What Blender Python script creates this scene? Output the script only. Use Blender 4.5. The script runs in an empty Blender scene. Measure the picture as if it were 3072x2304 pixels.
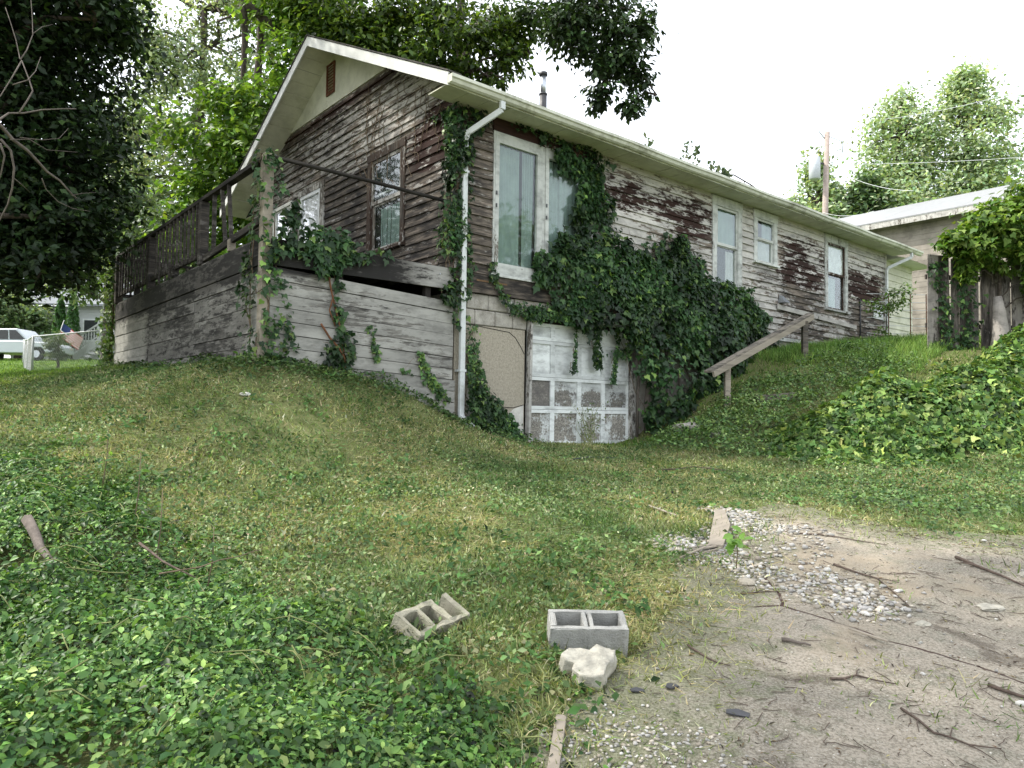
import bpy, math, random
import numpy as np
from mathutils import Vector, Matrix, Quaternion

RNG = np.random.default_rng(7)
random.seed(7)
scene = bpy.context.scene
COL = scene.collection
R = math.radians

# ------------------------------------------------------------------ camera
cam_d = bpy.data.cameras.new("camera")
cam = bpy.data.objects.new("camera", cam_d)
COL.objects.link(cam)
cam_d.sensor_width = 36.0
cam_d.lens = 2180.8 / 3072 * 36
cam_d.clip_start = 0.05
cam_d.clip_end = 1000
_p, _r = 0.0396, 0.0131
_F = Vector((0, math.cos(_p), math.sin(_p)))
_U0 = Vector((0, -math.sin(_p), math.cos(_p)))
_R0 = Vector((1, 0, 0))
_Rt = _R0 * math.cos(_r) + _U0 * math.sin(_r)
_U = -_R0 * math.sin(_r) + _U0 * math.cos(_r)
_M = Matrix.Identity(4)
for _i, _v in enumerate((_Rt, _U, -_F)):
    for _j in range(3):
        _M[_j][_i] = _v[_j]
_M[2][3] = 1.6
cam.matrix_world = _M
scene.camera = cam

# ------------------------------------------------------------------ light
SUN_DIR = Vector((-0.85, 0.08, 0.98)).normalized()
world = bpy.data.worlds.new("World")
scene.world = world
world.use_nodes = True
wt = world.node_tree
wt.nodes.clear()
w_out = wt.nodes.new('ShaderNodeOutputWorld')
sky = wt.nodes.new('ShaderNodeTexSky')
sky.sky_type = 'NISHITA'
sky.sun_disc = False
sky.sun_elevation = math.asin(SUN_DIR.z)
sky.sun_rotation = math.atan2(SUN_DIR.x, SUN_DIR.y)
sky.air_density = 1.0
sky.dust_density = 3.0
bg1 = wt.nodes.new('ShaderNodeBackground')
bg1.inputs['Strength'].default_value = 0.07
bg2 = wt.nodes.new('ShaderNodeBackground')          # bright even cloud cover
bg2.inputs['Color'].default_value = (0.97, 0.985, 1.0, 1)
bg2.inputs['Strength'].default_value = 1.0
add = wt.nodes.new('ShaderNodeAddShader')
wt.links.new(sky.outputs[0], bg1.inputs['Color'])
wt.links.new(bg1.outputs[0], add.inputs[0])
wt.links.new(bg2.outputs[0], add.inputs[1])
wt.links.new(add.outputs[0], w_out.inputs['Surface'])

sun_d = bpy.data.lights.new("sun", 'SUN')
sun_d.energy = 3.2
sun_d.angle = R(1.2)
sun_d.color = (1.0, 0.95, 0.86)
sun = bpy.data.objects.new("sun", sun_d)
COL.objects.link(sun)
sun.rotation_euler = SUN_DIR.to_track_quat('Z', 'Y').to_euler()
sun.location = SUN_DIR * 60

scene.view_settings.view_transform = 'Standard'
scene.view_settings.look = 'None'
scene.view_settings.gamma = 1.0
scene.view_settings.use_curve_mapping = False
scene.view_settings.exposure = 0.85
scene.cycles.max_bounces = 6
scene.cycles.transparent_max_bounces = 8
scene.cycles.use_denoising = True

# ------------------------------------------------------------------ terrain height
CX,CY,TH=-0.859,10.86,0.70
CT,ST=np.cos(TH),np.sin(TH)
def W(a,b): return CX+a*CT-b*ST, CY+a*ST+b*CT
def _ctrl():
    P=[(0,-10,-.9),(-10,-10,-.6),(10,-10,-.8),(0,0,0),(-4,0,.15),(4,0,-.1),(0,3.65,.37),(0,6,.62),(0.3,8.6,.88),(3,3,.22),(3,6,.56),(5.5,7.5,.74),(5.2,9.7,1.0),(3,10.5,1.0),(8,8,.95),(12,9,1.5),
       (8.05,14,2.9),(10.5,14,2.95),(8.6,11.3,1.8),(6.6,12.3,2.0),(3.82,13,1.75),(6.03,15,2.75),(14,14,3.0),(20,10,2.6),
       (-2.5,3.5,.48),(-4,6,.98),(-4.3,8.3,1.6),(-8.45,12,1.82),(-6,3,.6),(-12,8,1.3),(-12,0,.2),(-1.6,7,.95),(-1.2,9.3,1.35),
       (-11.5,16,2.2),(-17.6,25,2.79),(-25,40,4.2),(-50,40,4.2),(0,40,4.4),(0,26,3.6),(30,40,5),(16,26,4.1),(60,60,6),(-60,80,6),(0,100,7),(80,0,3),(-60,0,1),(0,-60,-3),(150,150,7),(-150,150,7),(150,-150,-3),(-150,-150,-4)]
    for a,b,z in [(1.4,-.25,1.1),(2.7,-.25,1.07),(4,-.25,1.1),(4.7,-.2,1.5),(6.5,-.1,2.4),(8,-.1,2.95),(9.3,-.1,3.12),(12,-.1,3.34),(14.87,-.1,3.55),(20,0,3.8),
                  (0.1,-.2,1.40),(-1.1,-.25,1.83),(-2.0,-.25,2.03),(-3,-.2,2.1),(-3.2,3,2.2),(-3.2,5.5,2.33),(-3.2,8.2,2.4),(5,4,2.6),(10,5,3.3),(-1.5,4,2.1),(8,10,3.3),(0,10,2.8),(2,3,1.9),(2.7,1.5,1.3)]:
        x,y=W(a,b); P.append((x,y,z))
    return np.array(P,float)
_P=_ctrl()
def _phi(r2): return 0.5*r2*np.log(np.maximum(r2,1e-9))
def _fit():
    n=len(_P); d=((_P[:,None,:2]-_P[None,:,:2])**2).sum(-1)
    K=_phi(d)+np.eye(n)*0.02; Q=np.hstack([np.ones((n,1)),_P[:,:2]])
    A=np.block([[K,Q],[Q.T,np.zeros((3,3))]])
    return np.linalg.solve(A,np.concatenate([_P[:,2],np.zeros(3)]))
_w=_fit()
def gh0(X,Y):
    X=np.asarray(X,float); Y=np.asarray(Y,float); s=X.shape; X=X.ravel(); Y=Y.ravel(); out=np.empty(X.size)
    for i in range(0,X.size,40000):
        x=X[i:i+40000]; y=Y[i:i+40000]
        d=(x[:,None]-_P[None,:,0])**2+(y[:,None]-_P[None,:,1])**2
        out[i:i+40000]=_phi(d)@_w[:-3]+_w[-3]+_w[-2]*x+_w[-1]*y
    return out.reshape(s)
def gh(X,Y):
    X=np.asarray(X,float); Y=np.asarray(Y,float)
    z=gh0(X,Y)
    z=z+.018*np.sin(X*2.1+1.3*np.sin(Y*1.7))*np.sin(Y*2.6+.7)+.010*np.sin(X*5.3+Y*3.1)*np.sin(Y*6.1-X*2.2)
    return z

def gz(x, y):
    return float(gh(np.array([x]), np.array([y]))[0])

def to_ab(X, Y):
    dx, dy = X - CX, Y - CY
    return dx * CT + dy * ST, -dx * ST + dy * CT

def snoise(X, Y, s, seed=0):
    """cheap smooth 2-D noise in -1..1 (sums of turned sines)"""
    out = 0
    r = np.random.default_rng(seed + 100)
    for k in range(6):
        an = r.uniform(0, 6.28); f = s * r.uniform(.6, 1.9); ph = r.uniform(0, 6.28)
        out = out + np.sin((X * math.cos(an) + Y * math.sin(an)) * f + ph + 1.3 * np.sin((X * math.sin(an) - Y * math.cos(an)) * f * .7 + ph * 2))
    return out / 3.2

def in_poly(X, Y, poly):
    ins = np.zeros(np.shape(X), bool)
    n = len(poly)
    for i in range(n):
        x1, y1 = poly[i]; x2, y2 = poly[(i + 1) % n]
        if y1 == y2: continue
        c = ((y1 > Y) != (y2 > Y)) & (X < (x2 - x1) * (Y - y1) / (y2 - y1) + x1)
        ins ^= c
    return ins

def sdist(X, Y, poly):
    """signed distance, positive inside"""
    d = np.full(np.shape(X), 1e9)
    n = len(poly)
    for i in range(n):
        x1, y1 = poly[i]; x2, y2 = poly[(i + 1) % n]
        dx, dy = x2 - x1, y2 - y1
        t = np.clip(((X - x1) * dx + (Y - y1) * dy) / (dx * dx + dy * dy + 1e-12), 0, 1)
        d = np.minimum(d, np.hypot(X - x1 - t * dx, Y - y1 - t * dy))
    return np.where(in_poly(X, Y, poly), d, -d)

# ------------------------------------------------------------------ tags and objects
def tag(o, label=None, cat=None, group=None, kind=None):
    if label: o['label'] = label
    if cat: o['category'] = cat
    if group: o['group'] = group
    if kind: o['kind'] = kind
    return o

def empty(name, loc=(0, 0, 0), rz=0.0, **k):
    o = bpy.data.objects.new(name, None)
    o.empty_display_size = 0.2
    COL.objects.link(o)
    o.location = loc; o.rotation_euler = (0, 0, rz)
    return tag(o, **k)

def link(name, me, mat=None, parent=None, **k):
    if mat: me.materials.append(mat)
    o = bpy.data.objects.new(name, me)
    COL.objects.link(o)
    if parent: o.parent = parent
    return tag(o, **k)

def copy_tree(o, parent=None):
    c = o.copy(); COL.objects.link(c)
    if parent: c.parent = parent
    for ch in list(o.children): copy_tree(ch, c)
    return c

def npmesh(name, V, F, col=None, smooth=False):
    """V (n,3), F (m,k) arrays"""
    V = np.asarray(V, np.float32); F = np.asarray(F, np.int32)
    me = bpy.data.meshes.new(name)
    m, k = F.shape
    me.vertices.add(len(V)); me.vertices.foreach_set('co', V.ravel())
    me.loops.add(m * k); me.loops.foreach_set('vertex_index', F.ravel())
    me.polygons.add(m)
    me.polygons.foreach_set('loop_start', np.arange(0, m * k, k, dtype=np.int32))
    me.polygons.foreach_set('loop_total', np.full(m, k, np.int32))
    if smooth: me.polygons.foreach_set('use_smooth', np.ones(m, bool))
    me.update(calc_edges=True)
    if col is not None:
        a = me.color_attributes.new('Col', 'FLOAT_COLOR', 'POINT')
        c = np.ones((len(V), 4), np.float32); c[:, :3] = col
        a.data.foreach_set('color', c.ravel())
    return me

class MB:
    def __init__(s): s.v = []; s.f = []; s.sm = []
    def add(s, vs, fs, smooth=False):
        n = len(s.v); s.v += [tuple(v) for v in vs]
        s.f += [tuple(i + n for i in f) for f in fs]; s.sm += [smooth] * len(fs)
        return s
    def hexa(s, p):
        """8 corners: 0-3 bottom loop, 4-7 top loop"""
        return s.add(p, [(3, 2, 1, 0), (4, 5, 6, 7), (0, 1, 5, 4), (1, 2, 6, 5), (2, 3, 7, 6), (3, 0, 4, 7)])
    def box(s, x0, x1, y0, y1, z0, z1):
        return s.hexa([(x0, y0, z0), (x1, y0, z0), (x1, y1, z0), (x0, y1, z0), (x0, y0, z1), (x1, y0, z1), (x1, y1, z1), (x0, y1, z1)])
    def bar(s, a, b, w, h, up=(0, 0, 1), w2=None, h2=None):
        """rectangular bar from a to b, w sideways, h along up"""
        a = Vector(a); b = Vector(b); d = (b - a).normalized()
        si = d.cross(Vector(up))
        if si.length < 1e-4: si = d.cross(Vector((1, 0, 0)))
        si.normalize(); u = si.cross(d).normalized()
        w2 = w if w2 is None else w2; h2 = h if h2 is None else h2
        P = []
        for p, ww, hh in ((a, w, h), (b, w2, h2)):
            P += [p - si * ww / 2 - u * hh / 2, p + si * ww / 2 - u * hh / 2, p + si * ww / 2 + u * hh / 2, p - si * ww / 2 + u * hh / 2]
        return s.hexa(P)
    def tube(s, pts, rad, n=7, cap=True):
        pts = [Vector(p) for p in pts]
        if not hasattr(rad, '__len__'): rad = [rad] * len(pts)
        ref = Vector((0, 0, 1)); rings = []; prev = None
        for i, p in enumerate(pts):
            d = (pts[min(i + 1, len(pts) - 1)] - pts[max(i - 1, 0)])
            d = d.normalized() if d.length > 1e-9 else Vector((0, 0, 1))
            if prev is None:
                x = d.cross(ref)
                if x.length < .05: x = d.cross(Vector((1, 0, 0)))
            else: x = prev - d * prev.dot(d)
            x.normalize(); prev = x; y = d.cross(x)
            rings.append([p + (x * math.cos(t) + y * math.sin(t)) * rad[i] for t in [2 * math.pi * k / n for k in range(n)]])
        vs = [v for r_ in rings for v in r_]; fs = []
        for i in range(len(pts) - 1):
            for k in range(n):
                fs.append((i * n + k, i * n + (k + 1) % n, (i + 1) * n + (k + 1) % n, (i + 1) * n + k))
        s.add(vs, fs, True)
        if cap:
            m = len(s.v) - len(vs)
            s.f.append(tuple(m + k for k in range(n))[::-1]); s.sm.append(False)
            s.f.append(tuple(m + (len(pts) - 1) * n + k for k in range(n))); s.sm.append(False)
        return s
    def prism(s, poly, off):
        """closed planar polygon (3-D points) pushed by off"""
        n = len(poly); off = Vector(off)
        p = [Vector(q) for q in poly]
        vs = p + [q + off for q in p]
        fs = [tuple(range(n))[::-1], tuple(range(n, 2 * n))] + [(i, (i + 1) % n, n + (i + 1) % n, n + i) for i in range(n)]
        return s.add(vs, fs)
    def build(s, name, mat=None, parent=None, wear=None, bevel=0, **k):
        me = bpy.data.meshes.new(name)
        me.from_pydata(s.v, [], s.f); me.update()
        me.polygons.foreach_set('use_smooth', s.sm)
        if wear is not None:
            a = me.color_attributes.new('Col', 'FLOAT_COLOR', 'POINT')
            c = np.ones((len(s.v), 4), np.float32)
            for i, v in enumerate(s.v): c[i, :3] = wear(*v) if callable(wear) else wear
            a.data.foreach_set('color', c.ravel())
        o = link(name, me, mat, parent, **k)
        if bevel:
            m = o.modifiers.new('bevel', 'BEVEL'); m.width = bevel; m.segments = 1; m.limit_method = 'ANGLE'
        return o

# ------------------------------------------------------------------ materials
class NT:
    def __init__(s, name):
        s.m = bpy.data.materials.new(name); s.m.use_nodes = True
        s.t = s.m.node_tree; s.t.nodes.clear()
        s.out = s.t.nodes.new('ShaderNodeOutputMaterial')
    def n(s, typ, ins=None, **props):
        nd = s.t.nodes.new('ShaderNode' + typ)
        for k, v in props.items(): setattr(nd, k, v)
        for k, v in (ins or {}).items(): s.set(nd.inputs[k], v)
        return nd
    def set(s, sock, v):
        if isinstance(v, bpy.types.NodeSocket): s.t.links.new(v, sock)
        elif isinstance(v, bpy.types.Node): s.t.links.new(v.outputs[0], sock)
        else:
            if isinstance(v, (tuple, list)) and len(v) == 3 and sock.type == 'RGBA': v = (*v, 1)
            sock.default_value = v
    def math(s, op, a, b=0.0, c=0.0, clamp=False):
        nd = s.n('Math', {0: a, 1: b, 2: c}, operation=op); nd.use_clamp = clamp; return nd.outputs[0]
    def mix(s, f, a, b, mode='MIX'):
        nd = s.n('MixRGB', {0: f, 1: a, 2: b}, blend_type=mode); return nd.outputs[0]
    def step(s, v, lo, hi, a=0.0, b=1.0):
        nd = s.n('MapRange', {0: v, 1: lo, 2: hi, 3: a, 4: b}, interpolation_type='SMOOTHSTEP'); return nd.outputs[0]
    def noise(s, vec, scale, detail=4.0, rough=.55, dist=0.0):
        return s.n('TexNoise', {'Vector': vec, 'Scale': scale, 'Detail': detail, 'Roughness': rough, 'Distortion': dist}).outputs[0]
    def obj(s): return s.n('TexCoord').outputs['Object']
    def vmul(s, v, k, off=None):
        nd = s.n('Mapping', {'Vector': v, 'Scale': k}); 
        if off is not None: s.set(nd.inputs['Location'], off)
        return nd.outputs[0]
    def bump(s, h, strength=.4, dist=.01, nrm=None):
        d = {'Height': h, 'Strength': strength, 'Distance': dist}
        if nrm is not None: d['Normal'] = nrm
        return s.n('Bump', d).outputs[0]
    def bsdf(s, col, rough=.8, nrm=None, spec=.3, metal=0.0, **k):
        d = {'Base Color': col, 'Roughness': rough, 'Specular IOR Level': spec, 'Metallic': metal}
        if nrm is not None: d['Normal'] = nrm
        d.update(k)
        b = s.n('BsdfPrincipled', d); s.t.links.new(b.outputs[0], s.out.inputs[0]); return b

def mat_wear(name, paint=(.55, .53, .49), brown=(.040, .019, .014), grey=(.24, .20, .16), dark=(.022, .02, .019), stretch=(1.0, 1.0, 1.0), grain=60.0, green=0.0, fine=1.0, horizontal=True, iso=False):
    """weathered boards: vertex 'Col' R = how much paint is left, G = brown primer, B = mildew"""
    t = NT(name)
    co = t.obj()
    sep = t.n('SeparateXYZ', {0: co})
    rnd = t.n('ObjectInfo').outputs['Random']
    if iso:
        s_ = t.math('SUBTRACT', sep.outputs[0], sep.outputs[1])
        v = t.n('CombineXYZ', {0: s_, 1: sep.outputs[2], 2: t.math('MULTIPLY', rnd, 7.0)}).outputs[0]
        vl = t.vmul(v, (3.5, 3.5, 1.0)); vg = t.vmul(v, (40.0, 40.0, 1.0)); vf = t.vmul(v, (26.0, 26.0, 1.0))
    elif horizontal:
        s_ = t.math('SUBTRACT', sep.outputs[0], sep.outputs[1])
        v = t.n('CombineXYZ', {0: s_, 1: sep.outputs[2], 2: t.math('MULTIPLY', rnd, 7.0)}).outputs[0]
        vl = t.vmul(v, (1.6, 9.0, 1.0)); vg = t.vmul(v, (3.0, grain, 1.0)); vf = t.vmul(v, (7.0 * fine, 22.0 * fine, 1.0))
    else:
        s_ = t.math('SUBTRACT', sep.outputs[0], sep.outputs[1])
        v = t.n('CombineXYZ', {0: s_, 1: sep.outputs[2], 2: t.math('MULTIPLY', rnd, 7.0)}).outputs[0]
        vl = t.vmul(v, (6.0, 1.6, 1.0)); vg = t.vmul(v, (grain, 3.0, 1.0)); vf = t.vmul(v, (22.0 * fine, 9.0 * fine, 1.0))
    at = t.n('Attribute', attribute_name='Col').outputs['Color']
    rgb = t.n('SeparateColor', {0: at})
    nl = t.noise(vl, 1.0, 5, .6); ng = t.noise(vg, 1.0, 4, .65); nf = t.noise(vf, 1.0, 6, .7)
    nb = t.noise(co, 1.7, 3, .6)
    comb = t.math('ADD', t.math('MULTIPLY', nl, .45), t.math('ADD', t.math('MULTIPLY', nf, .4), t.math('MULTIPLY', nb, .15)))
    comb = t.math('ADD', t.math('MULTIPLY', t.math('SUBTRACT', comb, .5), 2.1), .5)
    pm = t.step(t.math('ADD', comb, t.math('MULTIPLY', rgb.outputs[0], .78)), .82, .94)
    bm = t.step(t.math('ADD', t.math('MULTIPLY', nl, .7), t.math('MULTIPLY', rgb.outputs[1], .6)), .62, .82)
    nst = t.noise(t.vmul(v, (2.2, 14.0, 1.0) if horizontal else (14.0, 2.2, 1.0)), 1.0, 6, .7)
    dm = t.step(t.math('ADD', t.math('ADD', t.math('MULTIPLY', nb, .5), t.math('MULTIPLY', nst, 1.1)), t.math('MULTIPLY', rgb.outputs[2], .42)), .72, 1.32)
    wood = t.mix(dm, t.mix(t.step(ng, .35, .65), tuple(c * .5 for c in grey), tuple(c * 1.45 for c in grey)), dark)
    base = t.mix(bm, wood, t.mix(t.step(ng, .3, .7), brown, tuple(c * .5 for c in brown)))
    pd = t.mix(t.math('MULTIPLY', t.step(t.noise(t.vmul(v, (2., 5., 1.)), 1.3, 5, .7), .42, .72), .75), paint, tuple(c * .42 for c in paint))
    pd = t.mix(t.math('MULTIPLY', rgb.outputs[2], t.math('MULTIPLY', dm, .8)), pd, (.07, .065, .06))
    if green: pd = t.mix(t.math('MULTIPLY', t.step(nb, .45, .7), green), pd, (.16, .19, .07))
    col = t.mix(pm, base, pd)
    # small variation between boards
    col = t.mix(1.0, col, t.n('CombineColor', {0: t.math('ADD', .82, t.math('MULTIPLY', rnd, .34)), 1: t.math('ADD', .82, t.math('MULTIPLY', rnd, .34)), 2: t.math('ADD', .82, t.math('MULTIPLY', rnd, .34))}).outputs[0], 'MULTIPLY')
    h = t.math('ADD', t.math('MULTIPLY', ng, .5), t.math('MULTIPLY', pm, .35))
    t.bsdf(col, .85, t.bump(h, .55, .004), .2)
    return t.m

def mat_simple(name, col, rough=.7, var=.25, scale=6.0, spec=.3, metal=0.0, bump=.0, bscale=60.0, stain=None, stain_amt=.5):
    t = NT(name); co = t.obj()
    n1 = t.noise(co, scale, 5, .65)
    c = t.mix(t.step(n1, .3, .7), tuple(x * (1 - var) for x in col), tuple(min(1, x * (1 + var * .5)) for x in col))
    if stain: c = t.mix(t.math('MULTIPLY', t.step(t.noise(co, scale * .6, 6, .75), .48, .68), stain_amt), c, stain)
    nr = None
    if bump: nr = t.bump(t.noise(co, bscale, 4, .6), bump, .01)
    t.bsdf(c, rough, nr, spec, metal)
    return t.m

def mat_leaf(name, trans=.4, rough=.45, spec=.35, tint=(1.25, 1.2, .55)):
    t = NT(name)
    at = t.n('Attribute', attribute_name='Col').outputs['Color']
    b = t.n('BsdfPrincipled', {'Base Color': at, 'Roughness': rough, 'Specular IOR Level': spec})
    tr = t.n('BsdfTranslucent', {'Color': t.mix(1.0, at, tint, 'MULTIPLY')})
    mx = t.n('MixShader', {0: trans, 1: b.outputs[0], 2: tr.outputs[0]})
    t.t.links.new(mx.outputs[0], t.out.inputs[0])
    return t.m

def mat_col(name, rough=.9, bump=0.0, bscale=80.0):
    t = NT(name); at = t.n('Attribute', attribute_name='Col').outputs['Color']; co = t.obj()
    c = t.mix(t.step(t.noise(co, bscale * .4, 4, .6), .3, .7), t.mix(1.0, at, (.75, .75, .75), 'MULTIPLY'), at)
    t.bsdf(c, rough, t.bump(t.noise(co, bscale, 3, .6), bump, .01) if bump else None, .2)
    return t.m

def mat_glass(name, refl=1.0, tint=(.93, .965, .95)):
    t = NT(name)
    lw = t.n('LayerWeight', {'Blend': .5}).outputs['Facing']
    f = t.math('ADD', t.math('MULTIPLY', t.math('POWER', lw, 4.0), .7), (.02 * refl), clamp=True)
    wob = t.bump(t.noise(t.obj(), 2.2, 2, .5), .12, .02)
    g = t.n('BsdfGlossy', {'Roughness': .03, 'Color': (.95, .97, 1, 1), 'Normal': wob})
    tr = t.n('BsdfTransparent', {'Color': (*tint, 1)})
    mx = t.n('MixShader', {0: f, 1: tr.outputs[0], 2: g.outputs[0]})
    t.t.links.new(mx.outputs[0], t.out.inputs[0])
    return t.m

M = {}
M['siding'] = mat_wear('weathered_siding')
M['deck'] = mat_wear('weathered_deck', paint=(.34, .335, .31), brown=(.11, .09, .065), grey=(.23, .22, .20), dark=(.022, .021, .02), grain=90.0)
M['trim'] = mat_wear('flaking_trim', paint=(.50, .49, .46), brown=(.060, .038, .027), grey=(.17, .15, .125), fine=1.5, horizontal=False)
M['whitetrim'] = mat_wear('white_trim', paint=(.60, .62, .59), brown=(.17, .09, .05), grey=(.22, .20, .17), fine=2.0, horizontal=False)
M['door'] = mat_wear('garage_paint', paint=(.66, .69, .68), brown=(.15, .14, .135), grey=(.26, .245, .215), dark=(.11, .105, .10), grain=20.0, fine=2.4, iso=True)
M['soffit'] = mat_simple('soffit_vinyl', (.58, .58, .47), .6, .15, 3.0, stain=(.27, .28, .16), stain_amt=.35)
M['fascia'] = mat_simple('fascia_metal', (.70, .71, .68), .45, .12, 2.5, spec=.5, stain=(.34, .34, .28), stain_amt=.4)
M['gutter'] = mat_simple('gutter_metal', (.60, .61, .52), .5, .2, 3.0, spec=.4, stain=(.16, .16, .10), stain_amt=.75)
M['downspout'] = mat_simple('downspout_metal', (.58, .61, .61), .4, .1, 3.0, spec=.5, stain=(.24, .25, .18), stain_amt=.55)
M['dark_wood'] = mat_simple('dark_wood', (.028, .024, .022), .85, .5, 8.0, bump=.3)
M['rail_wood'] = mat_wear('rail_wood', paint=(.12, .11, .10), brown=(.03, .025, .02), grey=(.075, .066, .057), dark=(.015, .014, .013))
M['backing'] = mat_simple('wall_sheathing', (.03, .026, .024), .9)
M['shingle'] = mat_simple('roof_shingle', (.07, .065, .06), .95, .4, 9.0, bump=.5)
M['block'] = mat_simple('foundation_block', (.37, .35, .31), .9, .3, 6.0, bump=.8, bscale=40, stain=(.19, .17, .14), stain_amt=.7)
M['stucco'] = mat_simple('rough_stucco', (.37, .335, .27), .95, .25, 34, bump=1.0, bscale=50, stain=(.21, .185, .145), stain_amt=.6)
M['plaster'] = mat_simple('pale_plaster', (.55, .54, .50), .9, .2, 8, bump=.4)
M['glass'] = mat_glass('window_glass', 2.0)
M['glass_mirror'] = mat_glass('storm_glass', 3, (1, 1, 1))
M['blind_white'] = mat_simple('blind_white', (.80, .82, .84), .6, .04, 4)
M['curtain'] = mat_simple('curtain_cloth', (.22, .275, .255), .9, .15, 4)
M['curtain_pale'] = mat_simple('pale_curtain', (.38, .38, .36), .9, .2, 5)
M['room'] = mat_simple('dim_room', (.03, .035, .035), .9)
M['iron'] = mat_simple('dark_metal', (.04, .04, .045), .5, .3, 9, spec=.5)
M['steel'] = mat_simple('galvanised_steel', (.45, .48, .52), .35, .2, 9, spec=.5, metal=.8)
M['rust'] = mat_simple('rusty_louvre', (.14, .055, .03), .85, .4, 20)
M['leaf'] = mat_leaf('leaf')
M['leaf_dark'] = mat_leaf('leaf_dark', .18, .5, .3)
M['ivy'] = mat_leaf('ivy_leaf', .25, .45, .28, (1.2, 1.2, .6))
M['grass'] = mat_leaf('grass_blade', .3, .6, .2)
M['stone'] = mat_col('stone', .9, .3, 60)
M['bark'] = mat_simple('bark', (.085, .07, .058), .95, .45, 14, bump=.8, bscale=30)
M['pale_bark'] = mat_simple('pale_bark', (.13, .11, .095), .95, .35, 14, bump=.6, bscale=40)
M['stem'] = mat_simple('vine_stem', (.16, .12, .08), .9, .4, 20)
M['twig'] = mat_simple('twig_bark', (.10, .075, .06), .9, .45, 25, bump=.5)
M['concrete'] = mat_simple('cinder_concrete', (.33, .33, .31), .95, .2, 9, bump=.9, bscale=110, stain=(.19, .185, .165), stain_amt=.6)
M['white_stone'] = mat_simple('broken_limestone', (.37, .355, .30), .95, .3, 14, bump=.9, bscale=55, stain=(.45, .41, .33), stain_amt=.55)
M['old_wood'] = mat_wear('grey_lumber', paint=(.33, .29, .235), brown=(.20, .15, .10), grey=(.27, .24, .20), dark=(.06, .055, .05), grain=120.0)
M['fence_wood'] = mat_wear('fence_wood', paint=(.36, .33, .30), brown=(.09, .07, .06), grey=(.20, .175, .155), dark=(.03, .026, .024), grain=90.0, horizontal=False)

def mat_ground():
    t = NT('grassy_soil'); co = t.obj()
    n1 = t.noise(co, .55, 5, .6); n2 = t.noise(co, 5.0, 6, .7); n3 = t.noise(co, 38.0, 4, .7)
    g = t.mix(t.step(n2, .35, .65), (.115, .14, .05), (.18, .195, .08))
    g = t.mix(t.math('MULTIPLY', t.step(n3, .5, .68), .55), g, (.21, .18, .10))
    g = t.mix(t.math('MULTIPLY', t.step(n1, .48, .66), .5), g, (.10, .085, .05))
    # lawns further off are thicker and fresher green
    sp = t.n('SeparateXYZ', {0: co})
    far = t.step(sp.outputs[1], 14.0, 20.0)
    fg = t.mix(t.step(t.noise(co, 1.4, 5, .7), .35, .65), (.085, .15, .028), (.13, .20, .045))
    g = t.mix(far, g, fg)
    t.bsdf(g, .95, t.bump(t.math('ADD', n2, n3), .9, .03), .1)
    return t.m
def mat_drive():
    t = NT('old_concrete_drive'); co = t.obj()
    n1 = t.noise(co, .8, 5, .62, .6); n2 = t.noise(co, 6.0, 6, .7); n3 = t.noise(co, 70.0, 4, .75); n4 = t.noise(co, 160.0, 2, .6)
    c = t.mix(t.step(n1, .38, .62), (.185, .166, .132), (.33, .288, .225))
    c = t.mix(t.math('MULTIPLY', t.step(n2, .47, .66), .6), c, (.135, .14, .098))
    c = t.mix(t.math('MULTIPLY', t.step(n3, .42, .66), .5), c, (.35, .325, .28))
    c = t.mix(t.math('MULTIPLY', t.step(n3, .56, .40), .5), c, (.07, .064, .05))
    n5 = t.noise(co, 1.9, 6, .75, .8)
    c = t.mix(t.math('MULTIPLY', t.step(n5, .54, .66), .7), c, (.075, .06, .045))
    c = t.mix(t.math('MULTIPLY', t.step(t.noise(co, .6, 5, .6), .56, .66), .6), c, (.32, .265, .19))
    c = t.mix(t.math('MULTIPLY', t.step(n4, .60, .68), .6), c, (.38, .37, .34))
    ms = t.n('Attribute', attribute_name='Col').outputs['Fac']
    mm = t.step(t.math('ADD', ms, t.math('MULTIPLY', t.math('SUBTRACT', n2, .5), 1.6)), .25, .85)
    c = t.mix(t.math('MULTIPLY', mm, .72), c, t.mix(t.step(n3, .35, .65), (.085, .095, .05), (.19, .195, .12)))
    # hairline cracks
    w = t.n('TexVoronoi', {'Vector': t.mix(.12, co, t.n('TexNoise', {'Vector': co, 'Scale': 3.0, 'Detail': 4.0}).outputs[1]), 'Scale': .45}, feature='DISTANCE_TO_EDGE').outputs[0]
    cr = t.step(w, .0015, .005, 1.0, 0.0)
    c = t.mix(t.math('MULTIPLY', cr, t.step(n1, .50, .58)), c, (.06, .036, .03))
    h = t.math('SUBTRACT', t.math('ADD', t.math('MULTIPLY', n3, .6), t.math('MULTIPLY', n2, .8)), cr)
    t.bsdf(c, .93, t.bump(h, .8, .012), .15)
    return t.m
M['ground'] = mat_ground()
M['drive'] = mat_drive()

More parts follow.
